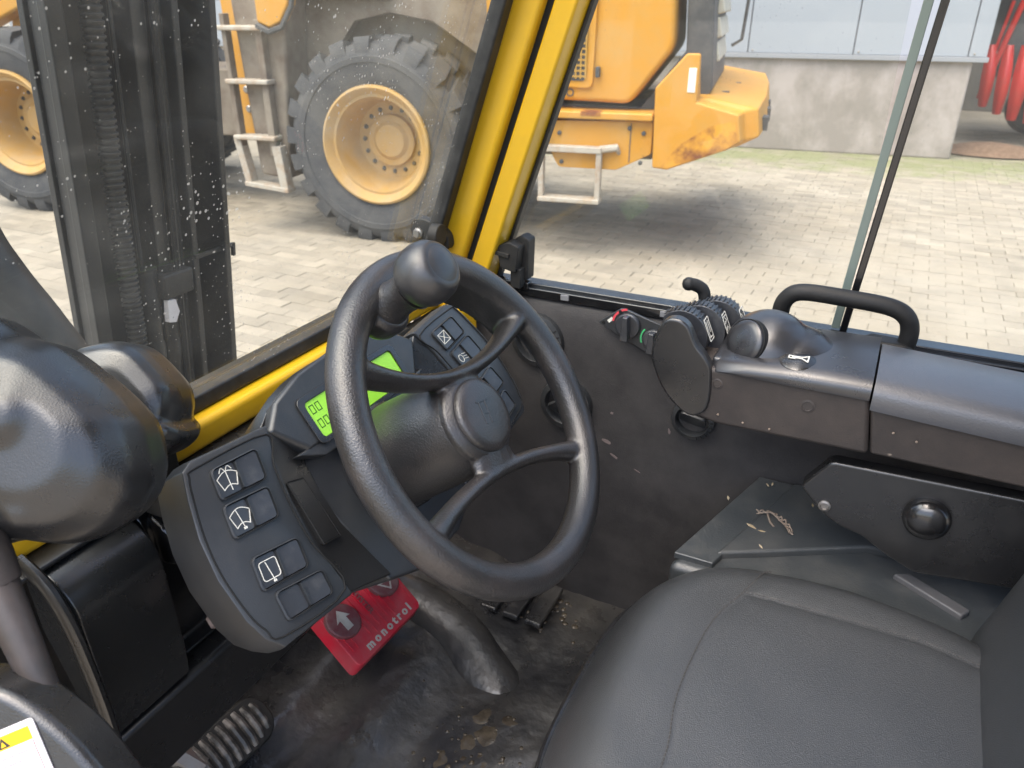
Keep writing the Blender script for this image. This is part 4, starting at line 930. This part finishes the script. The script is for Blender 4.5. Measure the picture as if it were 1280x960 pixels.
# ================================================================== seat
st = empty('seat', (.02, .61, .80), '', ''); del st['category']; st['label'] = 'black vinyl driver seat with stitched cushion'
st.parent = FK; st.location = Vector((.02, .61, .80)) - WLOC[FK.name]
def seat_outline(t, k=1.0):
    c, s = math.cos(t), math.sin(t)
    e = 2 / 3.2
    x = math.copysign(abs(c) ** e, c); y = math.copysign(abs(s) ** e, s)
    X = .045 + (.268 * x); tap = 1 - .12 * max(0, x) - .03 * max(0, -x)
    return X, .613 + .258 * y * tap
SEAM1 = [(-0.1, 0.36), (-0.087, 0.495), (-0.097, 0.58), (-0.094, 0.668), (-0.084, 0.722), (-0.067, 0.764), (-0.044, 0.834)]
SEAM2 = [(-0.067, 0.764), (0.039, 0.769), (0.122, 0.769), (0.219, 0.747), (0.3, 0.7)]
SEAM3 = [(-.10, .52), (.0, .52), (.1, .52), (.3, .52)]
def seg_d(p, L):
    best = 9
    for a, b in zip(L[:-1], L[1:]):
        a, b = Vector(a), Vector(b); d = b - a; t = max(0, min(1, (p - a).dot(d) / d.length_squared)); best = min(best, (p - (a + d * t)).length)
    return best
S1 = [(p.x, p.y) for p in spline([Vector((*p, 0)) for p in SEAM1], 5)]
def seat_z(x, y, rho):
    z = 1.112 + .010 * (x - .0) * 0
    z += -.010 * max(0, -x - .12) / .1 + .015 * max(0, x - .05)
    z += .006 * ((y - .613) / .22) ** 2
    p = Vector((x, y))
    d = min(seg_d(p, S1), seg_d(p, SEAM2))
    z -= .0012 * math.exp(-(d / .0022) ** 2) + .0014 * math.exp(-(d / .012) ** 2)
    z += .0012 * mnoise.noise((x * 14, y * 14, 0))
    if rho > .72: z -= .075 * ((rho - .72) / .28) ** 2.4
    return z
q = B(); nr, na = 90, 200; rs = []
for i in range(1, nr + 1):
    rho = (i / nr)
    ring_ = []
    for k in range(na):
        X, Y = seat_outline(2 * math.pi * k / na)
        x = .045 + (X - .045) * rho; y = .613 + (Y - .613) * rho
        ring_.append((x, y, seat_z(x, y, rho)))
    rs.append(ring_)
for dz, sc in ((.095, 1.0), (.125, .985), (.15, .95)):
    rs.append([(.045 + (seat_outline(2 * math.pi * k / na)[0] - .045) * sc, .613 + (seat_outline(2 * math.pi * k / na)[1] - .613) * sc, 1.112 - dz) for k in range(na)])
q.rings(rs); cu_ = part('cushion', q, 'seat_vinyl', st, angle=80)
q = B(); q.tube([(*[.045 + (seat_outline(2 * math.pi * k / 120)[0] - .045) * 1.003, .613 + (seat_outline(2 * math.pi * k / 120)[1] - .613) * 1.003], 1.030) for k in range(120)], .0045, 8, closed=True); part('piping', q, 'satin_black', cu_)
q = B()
for L in (S1, SEAM2):
    P = [Vector((*p, 0)) for p in L]; pts = []
    for a, b in zip(P[:-1], P[1:]):
        n_ = max(1, int((b - a).length / .0045))
        for i in range(n_): pts.append((a.lerp(b, i / n_), a.lerp(b, (i + .6) / n_)))
    for a, b in pts:
        def rho_of(p):
            lo_, hi_ = 0, 1.2
            ang = math.atan2((p.y - .613), (p.x - .045))
            return max(abs((p.x - .045) / .268) ** 3.2 + abs((p.y - .613) / .258) ** 3.2, 0) ** (1 / 3.2)
        ra, rb = rho_of(a), rho_of(b)
        if ra > .93: continue
        side = Vector((-(b - a).y, (b - a).x, 0)).normalized() * .0035
        a, b = a + side, b + side
        q.tube([(a.x, a.y, seat_z(a.x, a.y, rho_of(a)) + .0002), (b.x, b.y, seat_z(b.x, b.y, rho_of(b)) + .0004)], .0008, 5)
part('stitching', q, 'thread', cu_)
q = B(); rs = []
for k in range(9):
    f = k / 8; z = 1.06 + .60 * f; hw = .245 * (1 - .12 * f) ; xo = .240 + .13 * f; th = .075
    pts = []
    for t in [2 * math.pi * j / 40 for j in range(40)]:
        c, s = math.cos(t), math.sin(t); e = .55
        pts.append((xo + th * math.copysign(abs(c) ** e, c) - .02 * abs(s) ** 3, .613 + hw * math.copysign(abs(s) ** e, s), z))
    rs.append(pts)
r0 = [((p[0] - .262) * .8 + .262, (p[1] - .613) * .9 + .613, 1.04) for p in rs[0]]
q.rings([r0] + rs); part('backrest', q, 'seat_vinyl', st, angle=70)
part('seat_base', B().box(-.15, .24, .40, .83, .70, .98), 'dull_black', st, bevel=.02)

# ---- engine hood beside the seat
q = B(); q.prism([(-.176, .815), (-.106, 1.072), (.60, 1.072), (.60, .815)], .71, 1.082); part('seat_hood', q, 'hood_vinyl', FK, bevel=.012, seg=3, label='dusty grey hood panel beside the seat')
q = B(); q.prism([(-.122, .85), (-.053, 1.07), (.60, 1.07), (.60, .99), (.06, .955), (-.06, .885)], 1.078, 1.093); part('hood_panel', q, 'hood_vinyl', FK, bevel=.005, seg=2)
q = B(); q.prism([(-.172, .83), (-.1035, 1.068), (-.052, 1.068), (-.120, .83)], 1.08, 1.0905); part('hood_edge', q, 'hood_vinyl', FK, bevel=.002)
q = B(); q.prism([(.092, .915), (.112, .926), (.180, .884), (.170, .868)], 1.08, 1.090); part('belt_bracket', q, 'grey_dark', FK, bevel=.003)
# torn cord and crumbs on the hood
q = B(); P = [(-.088, .965, 1.096), (-.072, .965, 1.100), (-.058, .960, 1.099), (-.045, .948, 1.0975), (-.038, .935, 1.096)]
for ph_ in (0, 2.1, 4.2):
    sp = spline([Vector(p) for p in P], 8); q.tube([(p.x + .003 * math.cos(i * .45 + ph_) + random.uniform(-.0012, .0012), p.y + .003 * math.sin(i * .45 + ph_) + random.uniform(-.0012, .0012), p.z + .0015 * math.sin(i * .8 + ph_)) for i, p in enumerate(sp)], .0011, 5)
q.tube([(-.075, .965, 1.097), (-.068, .950, 1.094), (-.062, .942, 1.094)], .0016, 5)
part('frayed_cord', q, 'chip_tan', cat='cord', label='frayed pale cord lying on the grey hood beside the seat')
q = B()
for x, y in ((-.112, 1.01), (-.108, 1.0), (-.10, 1.04), (-.135, .99), (-.125, .98), (-.09, .93), (-.075, .925), (-.07, .89), (-.02, 1.02), (-.10, .90), (-.088, 1.045), (-.082, 1.05)):
    l_ = random.uniform(.003, .008); a = random.uniform(0, 3); zz = 1.0925 if x > -.10 else 1.0885
    q.prism([(x + l_ * math.cos(a), y + l_ * math.sin(a)), (x - l_ * .3 * math.sin(a), y + l_ * .3 * math.cos(a)), (x - l_ * math.cos(a), y - l_ * math.sin(a)), (x + l_ * .35 * math.sin(a), y - l_ * .35 * math.cos(a))], zz, zz + .0012)
part('leaf_crumbs', q, 'dry_leaf', kind='stuff', cat='debris', label='dry leaf crumbs scattered on the grey hood')

# ---- hip plate with round knob
q = B(); q.prism(quad_round([(-.037, 1.199), (-.007, 1.244), (.30, 1.254), (.30, 1.14), (.179, 1.124), (.112, 1.114), (.075, 1.130), (.046, 1.148), (.016, 1.155), (-.004, 1.166)], .008), .892, .915, 'y')
hp_ = part('seat_side_plate', q, 'satin_black', FK, bevel=.004, seg=3, label='dark side plate with a round black knob')
q = B(); q.lathe([(.026, 0), (.0265, .005), (.025, .011), (.020, .0165), (.012, .020), (.001, .0215)], (.108, .892, 1.199), (0, -1, 0), 36); part('round_knob', q, 'gloss_black', hp_, angle=60)
q = B(); q.lathe([(.0075, 0), (.0075, .002), (.005, .003), (.0045, .001), (.001, .001)], (-.004, .892, 1.180), (0, -1, 0), 16); part('screw', q, 'steel', hp_)

# ================================================================== armrest console
arm = empty('armrest', (-.03, .93, 1.27), '', ''); del arm['category']; arm['label'] = 'black armrest console with thumb levers and horn button'
arm.parent = FK; arm.location = Vector((-.03, .93, 1.27)) - WLOC[FK.name]
side = [(-.232, 1.343), (-.05, 1.352), (.018, 1.348), (.030, 1.274), (-.146, 1.271), (-.183, 1.278), (-.214, 1.303)]
q = B(); q.prism(side, .872, 1.015, 'y'); part('side_cover', q, 'arm_plastic', arm, bevel=.006, seg=3, label='scuffed brown black side cover')
q = B(); q.prism([(.0315, 1.274), (.021, 1.332), (.55, 1.318), (.55, 1.272)], .876, 1.012, 'y'); part('side_cover', q, 'arm_plastic', arm, bevel=.004)
# upper shell: lofted top with nose
def shell_ring(x, zn, zf, yn=.868, yf=1.012, zb=1.345):
    return [(x, yn, zb), (x, yn - .001, zn - .010), (x, yn + .005, zn - .002), (x, yn + .018, zn + .002), (x, (yn + yf) / 2, (zn + zf) / 2 + .003), (x, yf - .02, zf + .002), (x, yf - .004, zf - .004), (x, yf, zf - .014), (x, yf, zb)]
q = B(); q.rings([shell_ring(-.164, 1.350, 1.350, yn=.880), shell_ring(-.155, 1.354, 1.358, yn=.872), shell_ring(-.12, 1.359, 1.366), shell_ring(-.06, 1.364, 1.372), shell_ring(.018, 1.366, 1.374)])
part('top_shell', q, 'arm_shell', arm, angle=50)
# nose guard
nose = [(-.236, 1.343), (-.236, 1.371), (-.226, 1.397), (-.211, 1.404), (-.195, 1.397), (-.182, 1.374), (-.168, 1.3585), (-.160, 1.340), (-.16, 1.292), (-.183, 1.277), (-.216, 1.303)]
nose = [(p.x, p.y) for p in spline([Vector((*p, 0)) for p in nose], 4, True)]
q = B(); q.prism(nose, .868, .886, 'y', pts2=[(x * .99 - .002, z) for x, z in nose]); part('nose_guard', q, 'satin_black', arm, bevel=.004, seg=3)
q = B(); q.prism([(-.225, 1.30), (-.232, 1.345), (-.15, 1.345), (-.15, 1.28)], .888, 1.01, 'y'); part('lever_well', q, 'dark_void', arm)
# hump with dial
q = B()
q.ball((-.108, .948, 1.350), .062, 28, (.90, .92, .86)); q.ball((-.078, .950, 1.348), .055, 24, (1.0, 1.0, .72)); q.ball((-.045, .952, 1.345), .045, 20, (1.2, 1.1, .62)); q.ball((-.015, .952, 1.345), .035, 16, (1.2, 1.2, .62))
q.box(-.165, .015, .885, 1.005, 1.335, 1.356)
part('hump', q, 'arm_shell', arm, remesh=.0028, smooth=16)
dn = Vector((-.52, -.78, .36)).normalized(); dc = Vector((-.106, .948, 1.356)) + dn * .049
q = B(); q.lathe([(.0268, -.006), (.0268, .0015), (.0255, .0038), (.018, .0062), (.008, .0072), (.001, .0074)], dc, dn, 40); part('thumb_dial', q, 'arm_shell', arm, angle=50)
q = B(); q.lathe([(.0285, -.008), (.0285, .0006), (.0275, .0012), (.0268, .0)], dc, dn, 40); part('dial_gap', q, 'dark_void', arm)
q = B(); q.lathe([(.0215, 0), (.0215, .004), (.018, .0065), (.002, .008)], (-.066, .897, 1.362), (0, -.16, 1), 32, sx=1.0); hb2 = part('horn_button', q, 'satin_black', arm, angle=40, label='round horn button')
q = B(); q.lathe([(.0255, -.002), (.0255, .001), (.0235, .0015), (.022, .0)], (-.066, .897, 1.3625), (0, -.16, 1), 32); part('button_ring', q, 'gloss_black', arm)
HB = frame((-.066, .8958, 1.3702), (1, 0, 0), (0, .987, .16), (0, -.16, .987))
q = B(HB); q.ribbon([(-.011, .002), (.004, .002), (.011, .006), (.011, -.006), (.004, -.001), (-.007, -.001)], .0016, .0, t=.0006); q.ribbon([(-.011, .002), (-.011, -.003), (-.004, -.003), (-.004, -.0005)], .0014, .0, t=.0006); part('horn_symbol', q, 'print_white', hb2, flat=True)
# three ribbed thumb levers
for i, (x, y) in enumerate(((-.212, .920), (-.196, .948), (-.180, .976))):
    q = B(); n_ = 14
    w = .0105
    prof = []
    for k in range(n_ + 1):
        a = R(-35 + 170 * k / n_); prof.append((x + .034 * math.cos(a), 1.364 + .036 * math.sin(a)))
    prof += [(x - .03, 1.33), (x + .03, 1.33)]
    q.prism(prof, y - w, y + w, 'y')
    q.m(1)
    for k in range(9):
        a = R(52 + 10 * k); p = (x + .0345 * math.cos(a), 1.364 + .0365 * math.sin(a)); d = (math.cos(a), math.sin(a)); e = (-d[1] * .0014, d[0] * .0014)
        q.prism([(p[0] - e[0], p[1] - e[1]), (p[0] + e[0], p[1] + e[1]), (p[0] + e[0] + d[0] * .0016, p[1] + e[1] + d[1] * .0016), (p[0] - e[0] + d[0] * .0016, p[1] - e[1] + d[1] * .0016)], y - w * .85, y + w * .85, 'y')
    lv_ = part('thumb_lever', q, ['switch_plastic', 'panel_plastic'], arm, bevel=.0008)
    al = R(24); LF_ = frame((x + .0347 * math.cos(al), y, 1.364 + .0367 * math.sin(al)), (0, 1, 0), (-math.sin(al), 0, math.cos(al)), (math.cos(al), 0, math.sin(al)))
    q = B(LF_); q.ribbon(rrect(-.0085, .0085, -.016, .013, .001, 1), .0012, .0, closed=True, t=.0005)
    if i == 0: q.ribbon([(-.004, -.012), (-.004, .009)], .0016, .0); q.ribbon([(-.004, -.012), (.005, -.012)], .0016, .0); q.ribbon([(.003, -.006), (.003, .009)], .0014, .0)
    elif i == 1: q.ribbon([(.004 * math.cos(R(a)), -.009 + .004 * math.sin(R(a))) for a in range(0, 360, 45)], .0013, .0, closed=True); q.ribbon([(-.004, .0), (.004, .003), (-.004, .009), (.005, .009)], .0013, .0)
    else: q.ribbon([(-.004, -.01), (.004, -.004), (-.004, .006)], .0013, .0)
    part('lever_symbol', q, 'print_white', arm, flat=True)
q = B(); q.tube(spline([(-.200, .99, 1.355), (-.203, .99, 1.385), (-.207, .99, 1.402), (-.217, .985, 1.410), (-.224, .98, 1.412)]), [.0085] * 33, 12); q.ball((-.225, .98, 1.412), .0092, 12); part('hand_tab', q, 'dull_black', arm)
# padded rear part
q = B(); pr_ = lambda x, dz=0: [(x, .868, 1.334 + dz), (x, .864, 1.352 + dz), (x, .872, 1.364 + dz), (x, .885, 1.3695 + dz), (x, .94, 1.372 + dz), (x, .985, 1.3705 + dz), (x, .998, 1.364 + dz), (x, 1.003, 1.350 + dz), (x, 1.003, 1.334 + dz)]
q.rings([pr_(.0205), pr_(.15, -.006), pr_(.35, -.014), pr_(.55, -.02)]); part('arm_pad', q, 'arm_pad', arm, angle=50, label='grey vinyl armrest pad')
# recesses and screws on the side cover
for x, z, r_ in ((-.152, 1.328, .006), (-.045, 1.322, .0075)):
    q = B(); q.lathe([(r_, -.0003), (r_ * 1.15, .0006), (r_ * .8, .0012), (r_ * .75, .0006), (.001, .0006)], (x, .872, z), (0, -1, 0), 16); part('screw_recess', q, 'grip_worn', arm)
for x, z in ((-.115, 1.282), (-.083, 1.281), (-.146, 1.286), (.05, 1.31), (.075, 1.305)):
    q = B(); q.ball((x, .871, z), .0016, 8); part('paint_chip', q, 'chip_tan', arm)
q = B(); q.box(.25, .30, .93, .98, .75, 1.28); part('armrest_post', q, 'dull_black', FK, bevel=.006)

# ---- grab handle on the sill
q = B(); q.tube(spline([(-.108, 1.055, 1.335), (-.112, 1.055, 1.365), (-.106, 1.052, 1.388), (-.086, 1.05, 1.400), (-.03, 1.05, 1.400), (.020, 1.05, 1.397), (.042, 1.052, 1.386), (.050, 1.055, 1.365), (.048, 1.055, 1.335)], 6), .0115, 16); gh = part('grab_handle', q, 'dull_black', FK, label='black grab handle on the window sill')
for x0, x1 in ((-.115, -.070), (-.005, .060)):
    q = B(); q.prism([(x0, 1.335), (x1, 1.327), (x1, 1.345), (x1 - .01, 1.352), (x0 + .012, 1.353), (x0, 1.347)], 1.036, 1.068, 'y'); part('handle_foot', q, 'dull_black', gh, bevel=.006, seg=3)
